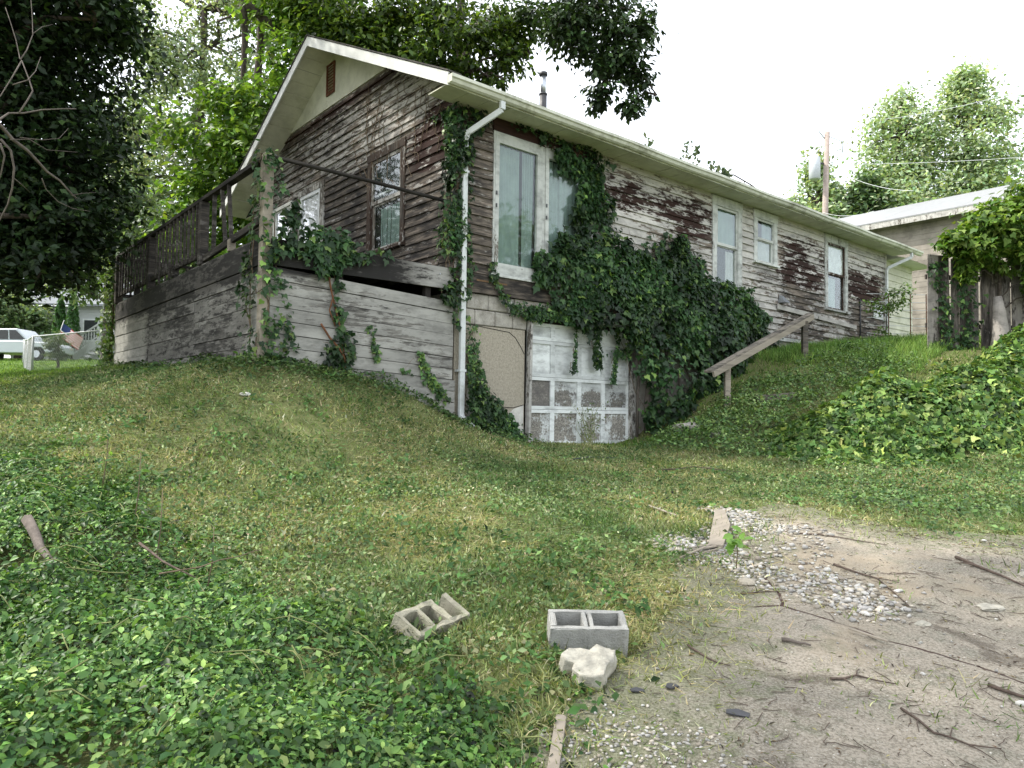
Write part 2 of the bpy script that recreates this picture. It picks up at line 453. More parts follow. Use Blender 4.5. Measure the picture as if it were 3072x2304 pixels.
# ------------------------------------------------------------------ leaf scattering
TPL = {
    'oval': (np.array([(0, 0, 0), (.5, .27, .07), (1, 0, -.06), (.5, -.27, .07)]), np.array([(0, 2, 1), (0, 3, 2)])),
    'oval6': (np.array([(0, 0, 0), (.28, .24, .09), (.66, .24, .07), (1, 0, -.10), (.66, -.24, .07), (.28, -.24, .09), (.5, 0, 0)]),
              np.array([(0, 6, 1), (1, 6, 2), (2, 6, 3), (0, 5, 6), (5, 4, 6), (4, 3, 6)])),
    'ivy': (np.array([(0, 0, 0), (-.10, .34, .02), (.30, .50, .0), (.42, .27, .05), (1, 0, -.12), (.42, -.27, .05), (.30, -.50, .0), (-.10, -.34, .02)]),
            np.array([(0, 3, 1), (1, 3, 2), (0, 4, 3), (0, 5, 4), (0, 7, 5), (7, 6, 5)])),
    'blade': (np.array([(0, .5, 0), (0, -.5, 0), (.55, .38, .0), (.55, -.38, .0), (1, 0, 0)]), np.array([(0, 1, 2), (1, 3, 2), (2, 3, 4)])),
}
def unit(a): return a / np.maximum(np.linalg.norm(a, axis=1, keepdims=True), 1e-9)

def leaf_mesh(name, P, N, size, kind, col, down=None, jit=.5, rng=RNG, wid=1.0):
    """one leaf at each P, facing N (jittered), tip along `down` (or any way) inside its plane"""
    n = len(P)
    N = unit(unit(N) + rng.normal(0, jit, (n, 3)))
    D = rng.normal(0, 1, (n, 3))
    if down is not None: D = D * .55 + np.asarray(down)
    D = unit(D - N * (D * N).sum(1, keepdims=True))
    T = np.cross(N, D)
    tp, tf = TPL[kind]
    s = np.asarray(size)[:, None, None]
    V = P[:, None, :] + s * (tp[None, :, 0:1] * D[:, None, :] + wid * tp[None, :, 1:2] * T[:, None, :] + tp[None, :, 2:3] * N[:, None, :])
    k = len(tp)
    F = (tf[None] + (np.arange(n) * k)[:, None, None]).reshape(-1, 3)
    C = np.repeat(col, k, axis=0)
    return npmesh(name, V.reshape(-1, 3), F, C)

def palette(n, cols, w=None, var=.18, rng=RNG, cj=.05):
    cols = np.array(cols, float)
    i = rng.choice(len(cols), n, p=w)
    return np.clip(cols[i] * (1 + rng.normal(0, var, (n, 1))) * (1 + rng.normal(0, cj, (n, 3))), .004, .8)

def clump_points(clumps, count, rng, sub=40, spread=.16, hollow=.35):
    """points gathered in small sprays spread through ellipsoid clumps (x,y,z,rx,ry,rz[,weight])"""
    vol = np.array([(c[3] * c[4] * c[5]) ** .75 * (c[6] if len(c) > 6 else 1) for c in clumps])
    nsub = max(1, count // sub)
    ci = rng.choice(len(clumps), nsub, p=vol / vol.sum())
    C = np.array([c[:6] for c in clumps], float)[ci]
    d = unit(rng.normal(0, 1, (nsub, 3)))
    rr = rng.uniform(hollow, 1, (nsub, 1)) ** .6
    S = C[:, :3] + d * rr * C[:, 3:6]
    k = rng.integers(0, nsub, count)
    sp = spread * C[k][:, 3:6].mean(1, keepdims=True)
    off = rng.normal(0, 1, (count, 3)) * sp * np.array([1, 1, .55])
    P = S[k] + off
    N = unit(P - C[k][:, :3]) * .5 + np.array([0, 0, .75])
    return P, N, S, k

def limb(mb, a, b, r0, r1, rng, wob=.08, n=5, sides=6, sag=0.0):
    a = np.array(a, float); b = np.array(b, float); L = np.linalg.norm(b - a)
    pts = []
    for i in range(n + 1):
        t = i / n; p = a + (b - a) * t
        if 0 < i < n: p = p + rng.normal(0, wob * L / n, 3)
        p[2] += sag * math.sin(t * math.pi)
        pts.append(tuple(p))
    mb.tube(pts, [r0 + (r1 - r0) * i / n for i in range(n + 1)], sides, cap=False)
    return pts

def tree(name, base, trunk_top, clumps, count, leaf, cols, w, mat, label, from_top=False, cat='tree', group=None, r0=.25, seed=1, kind='oval', sub=40, spread=.16, hollow=.35, down=None, jit=.6, bark='bark', twigs=2, dark_twigs=True, wid=1.0, only=None):
    rng = np.random.default_rng(seed)
    bx, by = base
    z0 = gz(bx, by) - .1
    t = empty(name, (bx, by, z0), 0, label=label, cat=cat, group=group)
    o = np.array([bx, by, z0])
    P, N, S, k = clump_points(clumps, count, rng, sub, spread, hollow)
    mb = MB(); top = np.array(trunk_top, float) - o
    tr = limb(mb, (0, 0, 0), top, r0, r0 * .45, rng, .05, 8, 9)
    br = MB()
    tp = np.array(tr)
    done = []
    for c in sorted(clumps, key=lambda q: -q[2]) if from_top else clumps:
        cc = np.array(c[:3]) - o
        j = len(tp) - 1 if from_top else int(np.clip(np.searchsorted(tp[:, 2], cc[2] - np.linalg.norm(cc[:2] - top[:2]) * .6), 2, len(tp) - 1))
        st_ = tp[j]; rs = r0 * .32
        if from_top:
            near_ = [q for q in done if q[2] > cc[2] - .1 and np.linalg.norm(q - cc) < 2.4]
            if near_ and cc[2] + o[2] < 11.6: st_ = min(near_, key=lambda q: np.linalg.norm(q - cc)); rs = r0 * .12
            done.append(cc)
        limb(br, st_, cc, rs, min(rs, r0 * .12) * .6, rng, .25, 5, 5, sag=.1)
        near = S[np.linalg.norm((S - np.array(c[:3])) / np.array(c[3:6]), axis=1) < 1.05]
        if len(near):
            for s_ in near[rng.choice(len(near), min(len(near), int(6 * twigs)), replace=False)]:
                limb(br, cc, s_ - o, r0 * .09, .006, rng, .2, 3, 4)
    mb.build('trunk', M[bark], t)
    br.build('branches', M[bark], t, kind='stuff')
    sz = leaf * rng.uniform(.6, 1.25, count)
    colr = palette(count, cols, w, .2, rng)
    tone = 1 + .28 * rng.normal(0, 1, (len(S), 1))           # whole sprays differ a little
    colr = np.clip(colr * np.clip(tone[k], .45, 1.7), .003, .7)
    me = leaf_mesh('crown', P - o, N, sz, kind, colr, down, jit, rng, wid)
    link('crown', me, M[mat], t, kind='stuff')
    return t

# ================================================================== SETTING: ground
def axis(lo, hi, fine_lo, fine_hi, step):
    c = list(np.arange(fine_lo, fine_hi + 1e-6, step))
    s = step; x = fine_hi
    while x < hi: s *= 1.18; x += s; c.append(min(x, hi))
    s = step; x = fine_lo; pre = []
    while x > lo: s *= 1.18; x -= s; pre.append(max(x, lo))
    return np.array(pre[::-1] + c)
gx = axis(-260, 260, -13, 13, .1); gy = axis(-160, 420, .5, 19, .1)
GX, GY = np.meshgrid(gx, gy)
GZ = gh(GX, GY)
n1, n2 = GX.shape
idx = np.arange(n1 * n2).reshape(n1, n2)
F = np.stack([idx[:-1, :-1], idx[:-1, 1:], idx[1:, 1:], idx[1:, :-1]], -1).reshape(-1, 4)
me = npmesh('ground', np.stack([GX, GY, GZ], -1).reshape(-1, 3), F, smooth=True)
link('ground', me, M['ground'], kind='structure')

DRIVE = [(-.25, -8), (-.1, 1.2), (.14, 2.82), (.26, 3.12), (.41, 3.38), (.56, 3.68), (.75, 4.08), (.97, 4.52), (1.2, 5.16), (1.48, 5.86), (1.9, 6.9), (2.4, 7.55), (2.82, 7.7),
         (3.14, 7.1), (3.43, 6.5), (4.01, 6.4), (4.6, 6.3), (5.6, 6.3), (7.5, 5.6), (10, 3), (10, -8)]
def drive_d(X, Y):
    return sdist(X, Y, DRIVE) + .10 * snoise(X, Y, 3.0, 3) + .04 * snoise(X, Y, 9.0, 4)
dx = np.arange(-1.2, 10, .06); dy = np.arange(-6, 8.2, .06)
DX, DY = np.meshgrid(dx, dy); DZ = gh(DX, DY) + .010
m = drive_d(DX, DY) > 0
n1, n2 = DX.shape; idx = np.arange(n1 * n2).reshape(n1, n2)
keep = m[:-1, :-1] & m[1:, :-1] & m[:-1, 1:] & m[1:, 1:]
F = np.stack([idx[:-1, :-1], idx[:-1, 1:], idx[1:, 1:], idx[1:, :-1]], -1)[keep]
used = np.unique(F); rem = np.zeros(n1 * n2, int); rem[used] = np.arange(len(used))
mossy_ = np.clip(1 - drive_d(DX, DY) / 1.1, 0, 1).reshape(-1)[used][:, None] * np.ones(3)
me = npmesh('driveway', np.stack([DX, DY, DZ], -1).reshape(-1, 3)[used], rem[F], mossy_, smooth=True)
link('driveway', me, M['drive'], kind='structure')

# ================================================================== HOUSE
H = empty('old_house', (CX, CY, 0), TH, label='long one-storey clapboard house with peeling white paint and a garage under it', cat='house')
LEN, WID, ZE, EA, EB, PITCH = 14.87, 8.37, 6.25, .586, .535, .502
def under(b):     # underside of the roof above the gable wall
    bb = min(b, WID - b); return ZE + .03 + PITCH * (bb + EB) - .03 * 0
def FL(s, d, z): return (s, -d, z)          # long wall: s along, d outward
def FG(s, d, z): return (-d, s, z)          # gable wall

def rbox(mb, f, s0, s1, d0, d1, z0, z1):
    p = [f(s0, d0, z0), f(s1, d0, z0), f(s1, d1, z0), f(s0, d1, z0), f(s0, d0, z1), f(s1, d0, z1), f(s1, d1, z1), f(s0, d1, z1)]
    return mb.hexa(p if f is FG else [p[1], p[0], p[3], p[2], p[5], p[4], p[7], p[6]])

# sheathing behind the boards, with the attic closed
mb = MB()
mb.box(.06, LEN, .06, WID, 3.43, ZE)
mb.prism([(.06, .06, ZE + .002), (.06, .06, ZE + .27), (.06, WID / 2, ZE + .27 + PITCH * WID / 2), (.06, WID, ZE + .27), (.06, WID, ZE + .002)], (LEN - .06, 0, 0))
mb.build('sheathing', M['backing'], H)

# ---- wear maps
def sm(x, a, b): 
    t = min(1, max(0, (x - a) / (b - a))); return t * t * (3 - 2 * t)
def boxw(x, z, x0, x1, z0, z1, e=.25):
    return sm(x, x0 - e, x0 + e) * (1 - sm(x, x1 - e, x1 + e)) * sm(z, z0 - e * .6, z0 + e * .6) * (1 - sm(z, z1 - e * .6, z1 + e * .6))
def wear_long(a, b, z):
    p, br, dk = .52, .35, .35
    def put(w, P, B, D):
        nonlocal p, br, dk
        p += (P - p) * w; br += (B - br) * w; dk += (D - dk) * w
    put(boxw(a, z, -1, .68, 3, 5.7, .12), .20, .25, .75)
    put(boxw(a, z, -1, .68, 5.7, 7, .12), .36, .7, .6)
    put(boxw(a, z, 2.9, 6.5, 5.0, 6.0), .50, .85, .3)
    put(boxw(a, z, 3.1, 4.4, 5.5, 6.0), .42, .9, .3)
    put(boxw(a, z, 4.9, 6.45, 5.1, 6.0), .38, .95, .35)
    put(boxw(a, z, 2.9, 5.2, 4.6, 5.3), .66, .5, .35)
    put(boxw(a, z, 4.4, 6.6, 4.0, 5.1), .50, .35, .55)
    put(boxw(a, z, 7.55, 8.1, 4.6, 6.2, .08), .74, .3, .3)
    put(boxw(a, z, 7.55, 9.1, 3.5, 4.6), .62, .2, .5)
    put(boxw(a, z, 8.1, 9.1, 4.55, 5.0, .1), .52, .3, .7)
    put(boxw(a, z, 9.12, 11.3, 4.7, 5.95, .1), .36, 1.0, .25)
    put(boxw(a, z, 9.12, 11.3, 3.4, 4.7, .12), .38, .25, .65)
    put(boxw(a, z, 9.0, 15, 5.85, 6.4, .12), .78, .3, .2)
    put(boxw(a, z, 10.6, 11.3, 5.2, 6.0, .12), .5, .8, .2)
    put(boxw(a, z, 12.5, 15, 5.4, 5.85, .1), .55, .8, .2)
    put(boxw(a, z, 12.5, 14.7, 4.7, 5.4, .1), .34, 1.0, .25)
    put(boxw(a, z, 12.5, 15, 3.3, 4.65, .12), .34, .2, .7)
    put(boxw(a, z, 14.66, 15, 3.3, 6.3, .05), .6, .2, .5)
    put(boxw(a, z, 2.8, 9, 6.0, 6.5, .1), .62, .6, .4)
    return p, br, dk
def wear_gable(a, b, z):
    p, br, dk = .50, .35, .6
    def put(w, P, B, D):
        nonlocal p, br, dk
        p += (P - p) * w; br += (B - br) * w; dk += (D - dk) * w
    put(boxw(b, z, 1.4, 9, 3.5, 6.1), .26, .2, .85)
    put(boxw(b, z, 2.8, 4.5, 3.5, 5.8), .30, .25, .9)
    put(boxw(b, z, -1, 1.45, 3.5, 5.5), .30, .3, .8)
    put(boxw(b, z, -1, 1.45, 5.4, 6.5), .30, .9, .6)
    put(boxw(b, z, .9, 3.6, 6.2, 7.2), .52, .45, .55)
    put(boxw(b, z, 3.4, 7.8, 6.3, 7.4), .46, .35, .8)
    put(boxw(b, z, 1.8, 6.6, 7.32, 7.6, .1), .22, .8, .6)
    return p, br, dk

def plank(mb, f, s0b, s1b, s0t, s1t, z0, z1, d_bot=.030, d_top=.010, seg=.45, dz0=0, dz1=0, curl=0.0):
    """one lap board: leans out at its foot; ends may be cut on a slope"""
    n = max(1, int((max(s1b, s1t) - min(s0b, s0t)) / seg))
    vs = []
    for i in range(n + 1):
        t = i / n; sb = s0b + (s1b - s0b) * t; st = s0t + (s1t - s0t) * t
        dz = dz0 + (dz1 - dz0) * t
        w = curl * math.sin(t * 9.0 + z0 * 31)
        vs += [f(sb, -.02, z0 + dz), f(sb, d_bot + w, z0 + dz + abs(w) * .4), f(st, d_top, z1 + dz), f(st, -.02, z1 + dz)]
    fs = []
    for i in range(n):
        for k in range(4): fs.append((i * 4 + k, i * 4 + (k + 1) % 4, i * 4 + 4 + (k + 1) % 4, i * 4 + 4 + k))
    fs += [(3, 2, 1, 0), (n * 4, n * 4 + 1, n * 4 + 2, n * 4 + 3)]
    if f is FG: fs = [q[::-1] for q in fs]
    mb.add(vs, fs)

rr = random.Random(3)
def lay_row(f, z, e, lo, hi, openings, wear, curl, lo_t=None, hi_t=None, maxlen=(2.2, 4.6), shapes=1.0):
    """board up one course, broken at the openings and at butt joints"""
    segs = [(lo, hi)]
    for (o0, o1, oz0, oz1) in openings:
        if z + e * .5 > oz0 and z + e * .5 < oz1:
            new = []
            for s0, s1 in segs:
                if o1 <= s0 or o0 >= s1: new.append((s0, s1)); continue
                if o0 - s0 > .03: new.append((s0, o0))
                if s1 - o1 > .03: new.append((o1, s1))
            segs = new
    for s0, s1 in segs:
        cuts = [s0]; x = s0 + rr.uniform(.6, maxlen[1])
        while x < s1 - .7: cuts.append(x); x += rr.uniform(*maxlen)
        cuts.append(s1)
        for i in range(len(cuts) - 1):
            a0, a1 = cuts[i] + .0015, cuts[i + 1] - .0015
            t0 = a0 + ((lo_t - lo) if (lo_t is not None and cuts[i] == lo) else 0)
            t1 = a1 + ((hi_t - hi) if (hi_t is not None and cuts[i + 1] == hi) else 0)
            mb = MB()
            j = rr.uniform(-.003, .003)
            plank(mb, f, a0, a1, t0, t1, z, z + e + .016, .038 + rr.uniform(-.004, .010), .008, dz0=j, dz1=j + rr.uniform(-.004, .004) * shapes, curl=curl * rr.uniform(.2, 1.6))
            mb.build('clapboard', M['siding'], H, wear=wear)

EXP = .149
OPEN_L = [(.66, 2.95, 3.70, 6.30), (6.50, 7.61, 4.29, 6.30), (8.07, 9.06, 5.02, 6.30), (11.31, 12.55, 4.29, 6.30)]
for k in range(-2, 17):
    z = 3.735 + k * EXP
    lay_row(FL, z, EXP, 0.02 if k >= 0 else 4.12, LEN - .06, OPEN_L, wear_long, .004)
OPEN_G = [(1.45, 2.74, 4.36, 6.18), (4.48, 5.68, 3.6, 6.18), (6.02, 7.06, 4.6, 6.10)]
z = 3.735; k = 0
while z < 7.60:
    e = min(EXP, 7.62 - z)
    zb_, zt_ = z, z + e
    lim = lambda q: max(.02, (q - ZE - .275) / PITCH)
    lay_row(FG, z, e, lim(zb_), WID - lim(zb_), OPEN_G, wear_gable, .009 if z < 5.2 else .004, lo_t=lim(zt_), hi_t=WID - lim(zt_), maxlen=(2.0, 4.0), shapes=2.5)
    z += EXP
# smooth clad peak above the boards
for b0, b1 in ((2.1, 2.75), (2.75, 3.6), (3.6, 4.45), (4.45, 5.3), (5.3, 6.25)):
    zt0 = min(ZE + .285 + PITCH * min(b0, WID - b0), 9) ; zt1 = min(ZE + .285 + PITCH * min(b1, WID - b1), 9)
    poly = [(-.028, b0 + .001, 7.625), (-.028, b1 - .001, 7.625), (-.028, b1 - .001, max(zt1, 7.63))]
    if b0 < WID / 2 < b1: poly.append((-.028, WID / 2, ZE + .285 + PITCH * WID / 2))
    poly.append((-.028, b0 + .001, max(zt0, 7.63)))
    MB().prism(poly, (.05, 0, 0)).build('peak_panel', M['soffit'], H)
MB().box(-.045, .0, 2.2, 6.2, 7.595, 7.623).build('peak_trim', M['soffit'], H)
# gable louvre
mb = MB()
for s0, s1, z0, z1 in ((4.13, 4.16, 7.84, 8.46), (4.44, 4.47, 7.84, 8.46)): rbox(mb, FG, s0, s1, .0, .06, z0, z1)
rbox(mb, FG, 4.16, 4.44, .0, .06, 8.43, 8.46); rbox(mb, FG, 4.16, 4.44, 0, .06, 7.84, 7.87)
lv = mb.build('louvre_frame', M['rust'], H)
for i in range(9):
    z = 7.88 + i * .06
    mb = MB(); P = [FG(4.162, .034, z + .045), FG(4.438, .034, z + .045), FG(4.438, .056, z), FG(4.162, .056, z)]
    mb.prism(P, (0, 0, .006)); mb.build('slat', M['rust'], lv)

# corner boards
MB().box(-.042, .018, -.042, -.0, 3.74, 6.25).build('corner_board', M['siding'], H, wear=(.5, .4, .7))
MB().box(LEN - .06, LEN + .03, -.042, .0, 3.42, 6.25).build('corner_board', M['siding'], H, wear=(.62, .2, .4))

# ---- roof
def zr(b): return ZE + .09 + PITCH * (min(b, WID - b) + EB)
for sgn in (0, 1):
    mb = MB()
    b0, b1 = (-EB - .03, WID / 2) if not sgn else (WID + EB + .03, WID / 2)
    za, zb = ZE + .055, ZE + .055 + PITCH * (WID / 2 + EB + .03)
    poly = [(-EA + .01, b0, za), (-EA + .01, b1, zb), (-EA + .01, b1, zb + .05), (-EA + .01, b0, za + .05)]
    mb.prism(poly, (LEN + 2 * EA - .02, 0, 0))
    mb.build('roof', M['shingle'], H)
# shingle courses, each its own row on the near slope edge
for k in range(30):
    b = -EB - .05 + k * .165; z = ZE + .110 + PITCH * (b + EB + .03)
    if b > WID / 2 - .1: break
    mb = MB()
    for i in range(18):
        a0 = -EA - .01 + i * (LEN + 2 * EA) / 18; a1 = a0 + (LEN + 2 * EA) / 18 - .004
        j = rr.uniform(0, .006)
        mb.hexa([(a0, b, z - .004), (a1, b, z - .004), (a1, b + .18, z + .085), (a0, b + .18, z + .085), (a0, b, z + .006 + j), (a1, b, z + .006 + j), (a1, b + .18, z + .091), (a0, b + .18, z + .091)])
    mb.build('shingle_course', M['shingle'], H)

# eave soffit panels (horizontal), near side
npan = 40
for i in range(npan):
    a0 = -EA + .03 + i * (LEN + 2 * EA - .06) / npan; a1 = a0 + (LEN + 2 * EA - .06) / npan - .013
    dz = rr.uniform(-.004, .002)
    MB().box(a0, a1, -EB + .0, -.0, ZE + dz, ZE + dz + .015).build('soffit_panel', M['soffit'], H)
MB().box(0, LEN, WID, WID + EB, ZE, ZE + .02).build('soffit_far_side', M['soffit'], H)
# sloping soffit under the verge, both slopes
for sgn in (0, 1):
    nn = 17; L = WID / 2 + EB
    for i in range(nn):
        t0 = i / nn * L; t1 = (i + 1) / nn * L - .014
        q = []
        for t in (t0, t1):
            b = -EB + t if not sgn else WID + EB - t
            q.append((b, ZE - .0 + PITCH * t + .018))
        (ba, za), (bb, zb) = q
        dz = rr.uniform(-.005, .003)
        MB().hexa([(-EA + .02, ba, za + dz), (-.0, ba, za + dz), (-.0, bb, zb + dz), (-EA + .02, bb, zb + dz), (-EA + .02, ba, za + dz + .015), (-.0, ba, za + dz + .015), (-.0, bb, zb + dz + .015), (-EA + .02, bb, zb + dz + .015)][:8]).build('verge_soffit_panel', M['soffit'], H)
# verge (rake) fascia boards: two lengths each slope
for sgn in (0, 1):
    L = WID / 2 + EB + .03
    for t0, t1 in ((0, L * .52), (L * .52 + .002, L)):
        pts = []
        for t in (t0, t1):
            b = -EB - .03 + t if not sgn else WID + EB + .03 - t
            pts.append((b, ZE - .055 + PITCH * t))
        hgt = .19
        (ba, za), (bb, zb) = pts
        poly = [(-EA - .018, ba, za), (-EA - .018, bb, zb), (-EA - .018, bb, zb + hgt), (-EA - .018, ba, za + hgt)]
        if sgn: poly = poly[::-1]
        MB().prism(poly, (.028, 0, 0)).build('verge_fascia', M['fascia'], H)
for sgn in (0, 1):    # thin dark drip edge above the fascia
    L = WID / 2 + EB + .05
    ba, bb = (-EB - .05, WID / 2) if not sgn else (WID + EB + .05, WID / 2)
    z0 = ZE + .135; z1 = z0 + PITCH * L
    MB().hexa([(-EA - .035, ba, z0), (-EA + .2, ba, z0), (-EA + .2, bb, z1), (-EA - .035, bb, z1), (-EA - .035, ba, z0 + .022), (-EA + .2, ba, z0 + .022), (-EA + .2, bb, z1 + .022), (-EA - .035, bb, z1 + .022)]).build('drip_edge', M['shingle'], H)

# ---- gutter: ogee trough in three lengths, with hidden straps
prof = [(-.555, 6.325), (-.555, 6.225), (-.60, 6.215), (-.635, 6.235), (-.655, 6.275), (-.680, 6.29), (-.682, 6.335), (-.674, 6.335), (-.672, 6.298), (-.648, 6.283), (-.628, 6.243), (-.60, 6.224), (-.562, 6.233), (-.562, 6.325)]
for a0, a1 in ((-EA - .02, 3.2), (3.205, 9.4), (9.405, LEN + EA + .35)):
    n = len(prof); vs = []
    m_ = max(2, int((a1 - a0) / .8))
    for i in range(m_ + 1):
        a = a0 + (a1 - a0) * i / m_
        w = .006 * math.sin(a * 2.3) - .004 * math.sin(a * 5.1)
        vs += [(a, y, z + w) for y, z in prof]
    fs = [(i * n + k, i * n + (k + 1) % n, (i + 1) * n + (k + 1) % n, (i + 1) * n + k) for i in range(m_) for k in range(n)]
    fs += [tuple(range(n))[::-1], tuple(m_ * n + k for k in range(n))]
    MB().add(vs, fs).build('gutter', M['gutter'], H)
MB().box(-EA, LEN + EA, -.555, -.535, 6.20, 6.345).build('eave_fascia', M['gutter'], H)
MB().box(-EA - .022, -EA - .016, -.67, -.55, 6.22, 6.33).build('gutter_end_cap', M['gutter'], H)
# debris in the gutter and little weeds come later

# ---- downspouts
def spout(a, a_out, zbot, foot, name='downspout', **k):
    pts = [(a_out, -.60, 6.225), (a_out, -.60, 6.10), (a + (a_out - a) * .05, -.14, 5.80), (a, -.115, 5.70)]
    mb = MB()
    for p, q in zip(pts[:-1], pts[1:]): mb.bar(p, q, .085, .06, up=(0, -1, .3))
    o = mb.build('downspout', M['downspout'], H, bevel=.006, **k)
    mb = MB(); mb.box(a - .043, a + .043, -.145, -.085, zbot, 5.72); mb.build('downspout_pipe', M['downspout'], o, bevel=.006)
    for z in (5.2, 4.3, 3.3, 2.2):
        if z > zbot + .3: MB().box(a - .06, a + .06, -.150, -.02, z, z + .035).build('strap', M['downspout'], o)
    if foot:
        mb = MB(); mb.bar((a, -.115, zbot + .02), (a + .06, -.32, zbot - .14), .085, .065); mb.build('downspout_shoe', M['downspout'], o, bevel=.006)
spout(.045, .36, 1.52, True)
spout(14.72, 15.18, 3.45, False)
MB().bar((14.72, -.08, 4.62), (14.2, -.05, 4.62), .02, .02).build('pipe_strap', M['downspout'], H)

# ---- windows and doors
def hung(f, s0, s1, z0, z1, zmid, cas=.12, mat='trim', wear=(.45, .5, .6), name='window', sash_mat=None, sw=(.7, .3, .4), curtain='room', cas_top=None, sash_w=.045, sill=True, glass='glass', low_offset=.018, proud=.045, label=None):
    sash_mat = sash_mat or mat; cas_top = cas if cas_top is None else cas_top
    mb = MB()
    rbox(mb, f, s0, s0 + cas, -.01, proud, z0, z1 - cas_top); rbox(mb, f, s1 - cas, s1, -.01, proud, z0, z1 - cas_top)
    rbox(mb, f, s0 - .012, s1 + .012, -.01, proud + .008, z1 - cas_top, z1)
    w = mb.build(name, M[mat], H, wear=wear, label=label)
    if sill:
        mb = MB(); rbox(mb, f, s0 - .03, s1 + .03, -.01, proud + .055, z0 - .045, z0 - .001); mb.build('sill', M[mat], w, wear=wear)
    i0, i1 = s0 + cas + .002, s1 - cas - .002; t = z1 - cas_top - .002
    def sash(za, zb, d):
        mb = MB(); q = sash_w
        rbox(mb, f, i0, i0 + q, d, d + .03, za, zb); rbox(mb, f, i1 - q, i1, d, d + .03, za, zb)
        rbox(mb, f, i0 + q, i1 - q, d, d + .03, za, za + q * 1.2); rbox(mb, f, i0 + q, i1 - q, d, d + .03, zb - q, zb)
        mb.build('sash', M[sash_mat], w, wear=sw)
        mb = MB(); rbox(mb, f, i0 + q - .004, i1 - q + .004, d + .012, d + .016, za + q, zb - q + .004); mb.build('pane', M[glass], w)
    if zmid is None: sash(z0 + .002, t, -.012)
    else: sash(zmid + .002, t, -.004); sash(z0 + .002, zmid + .03, -.036)
    return w, i0, i1
def cloth(f, s0, s1, z0, z1, d, w, mat, folds=8, amp=.012, name='curtain', taper=0.0):
    n = max(8, folds * 6); vs = []
    for j, z in enumerate((z0, (z0 + z1) / 2, z1)):
        for i in range(n + 1):
            t = i / n; s = s0 + (s1 - s0) * t + taper * (1 - j / 2) * (t - .5)
            vs.append(f(s, d + amp * math.sin(t * folds * 6.283 + j * .4) + amp * .4 * math.sin(t * folds * 15 + j), z))
    fs = [(j * (n + 1) + i, j * (n + 1) + i + 1, (j + 1) * (n + 1) + i + 1, (j + 1) * (n + 1) + i) for j in range(2) for i in range(n)]
    mb = MB(); mb.add(vs, fs, True); return mb.build(name, M[mat], w)

# gable: brown flaking sash window with torn plastic inside
w, i0, i1 = hung(FG, 1.46, 2.73, 4.40, 6.17, 5.24, cas=.13, wear=(.34, .7, .7), sw=(.5, .6, .3), sash_w=.055, label='brown flaking sash window with torn plastic sheet behind the lower pane')
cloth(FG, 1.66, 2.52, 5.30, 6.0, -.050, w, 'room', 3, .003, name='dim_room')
cloth(FG, 1.66, 2.36, 4.46, 5.16, -.052, w, 'curtain', 5, .010, name='plastic_sheet')
mb = MB(); rbox(mb, FG, 1.64, 2.55, -.048, -.046, 5.42, 5.45); mb.build('blind_edge', M['curtain_pale'], w)
# gable: white storm door and its casing; second white window behind the corner post
mb = MB(); rbox(mb, FG, 4.49, 4.66, -.01, .05, 3.735, 6.06); rbox(mb, FG, 5.60, 5.67, -.01, .05, 3.735, 6.06); rbox(mb, FG, 4.47, 5.69, -.01, .058, 6.06, 6.17)
w = mb.build('storm_door', M['trim'], H, wear=(.5, .3, .5), label='white framed storm door reflecting the sky')
mb = MB()
for q in ((4.665, 4.725, 3.75, 6.055), (5.535, 5.595, 3.75, 6.055)): rbox(mb, FG, q[0], q[1], .0, .045, q[2], q[3])
rbox(mb, FG, 4.725, 5.535, 0, .045, 5.985, 6.055); rbox(mb, FG, 4.725, 5.535, 0, .045, 3.75, 3.98); rbox(mb, FG, 4.725, 5.535, 0, .045, 4.80, 4.86)
mb.build('door_frame', M['downspout'], w)
for a, b in ((3.98, 4.80), (4.86, 5.985)):
    mb = MB(); rbox(mb, FG, 4.725, 5.535, .018, .024, a, b); mb.build('pane', M['glass_mirror'], w)
cloth(FG, 4.73, 5.53, 3.85, 5.98, -.008, w, 'blind_white', 3, .002, name='white_blind')
w, i0, i1 = hung(FG, 6.03, 7.05, 4.62, 6.09, None, cas=.07, mat='whitetrim', wear=(.9, .2, .2), sw=(.95, .1, .1), glass='glass_mirror', label='white framed window behind the deck corner post')
cloth(FG, 6.14, 6.94, 4.70, 6.0, -.03, w, 'blind_white', 3, .002, name='white_blind')
# porch globe lamp on the gable wall
mb = MB(); n = 12; vs = []; 
for i in range(9):
    th = math.pi * i / 8
    for k_ in range(n): vs.append((-.17 + .075 * math.sin(th) * math.cos(k_ * 6.283 / n), 5.93 + .075 * math.sin(th) * math.sin(k_ * 6.283 / n), 5.65 + .075 * math.cos(th)))
fs = [(i * n + k_, i * n + (k_ + 1) % n, (i + 1) * n + (k_ + 1) % n, (i + 1) * n + k_) for i in range(8) for k_ in range(n)]
mb.add(vs, fs, True); gl = mb.build('lamp_globe', mat_simple('globe_glass', (.62, .56, .44), .3, .1, 10, .5), H)
MB().tube([(-.02, 5.93, 5.75), (-.12, 5.93, 5.76), (-.17, 5.93, 5.72)], .018).build('lamp_bracket', M['iron'], gl)

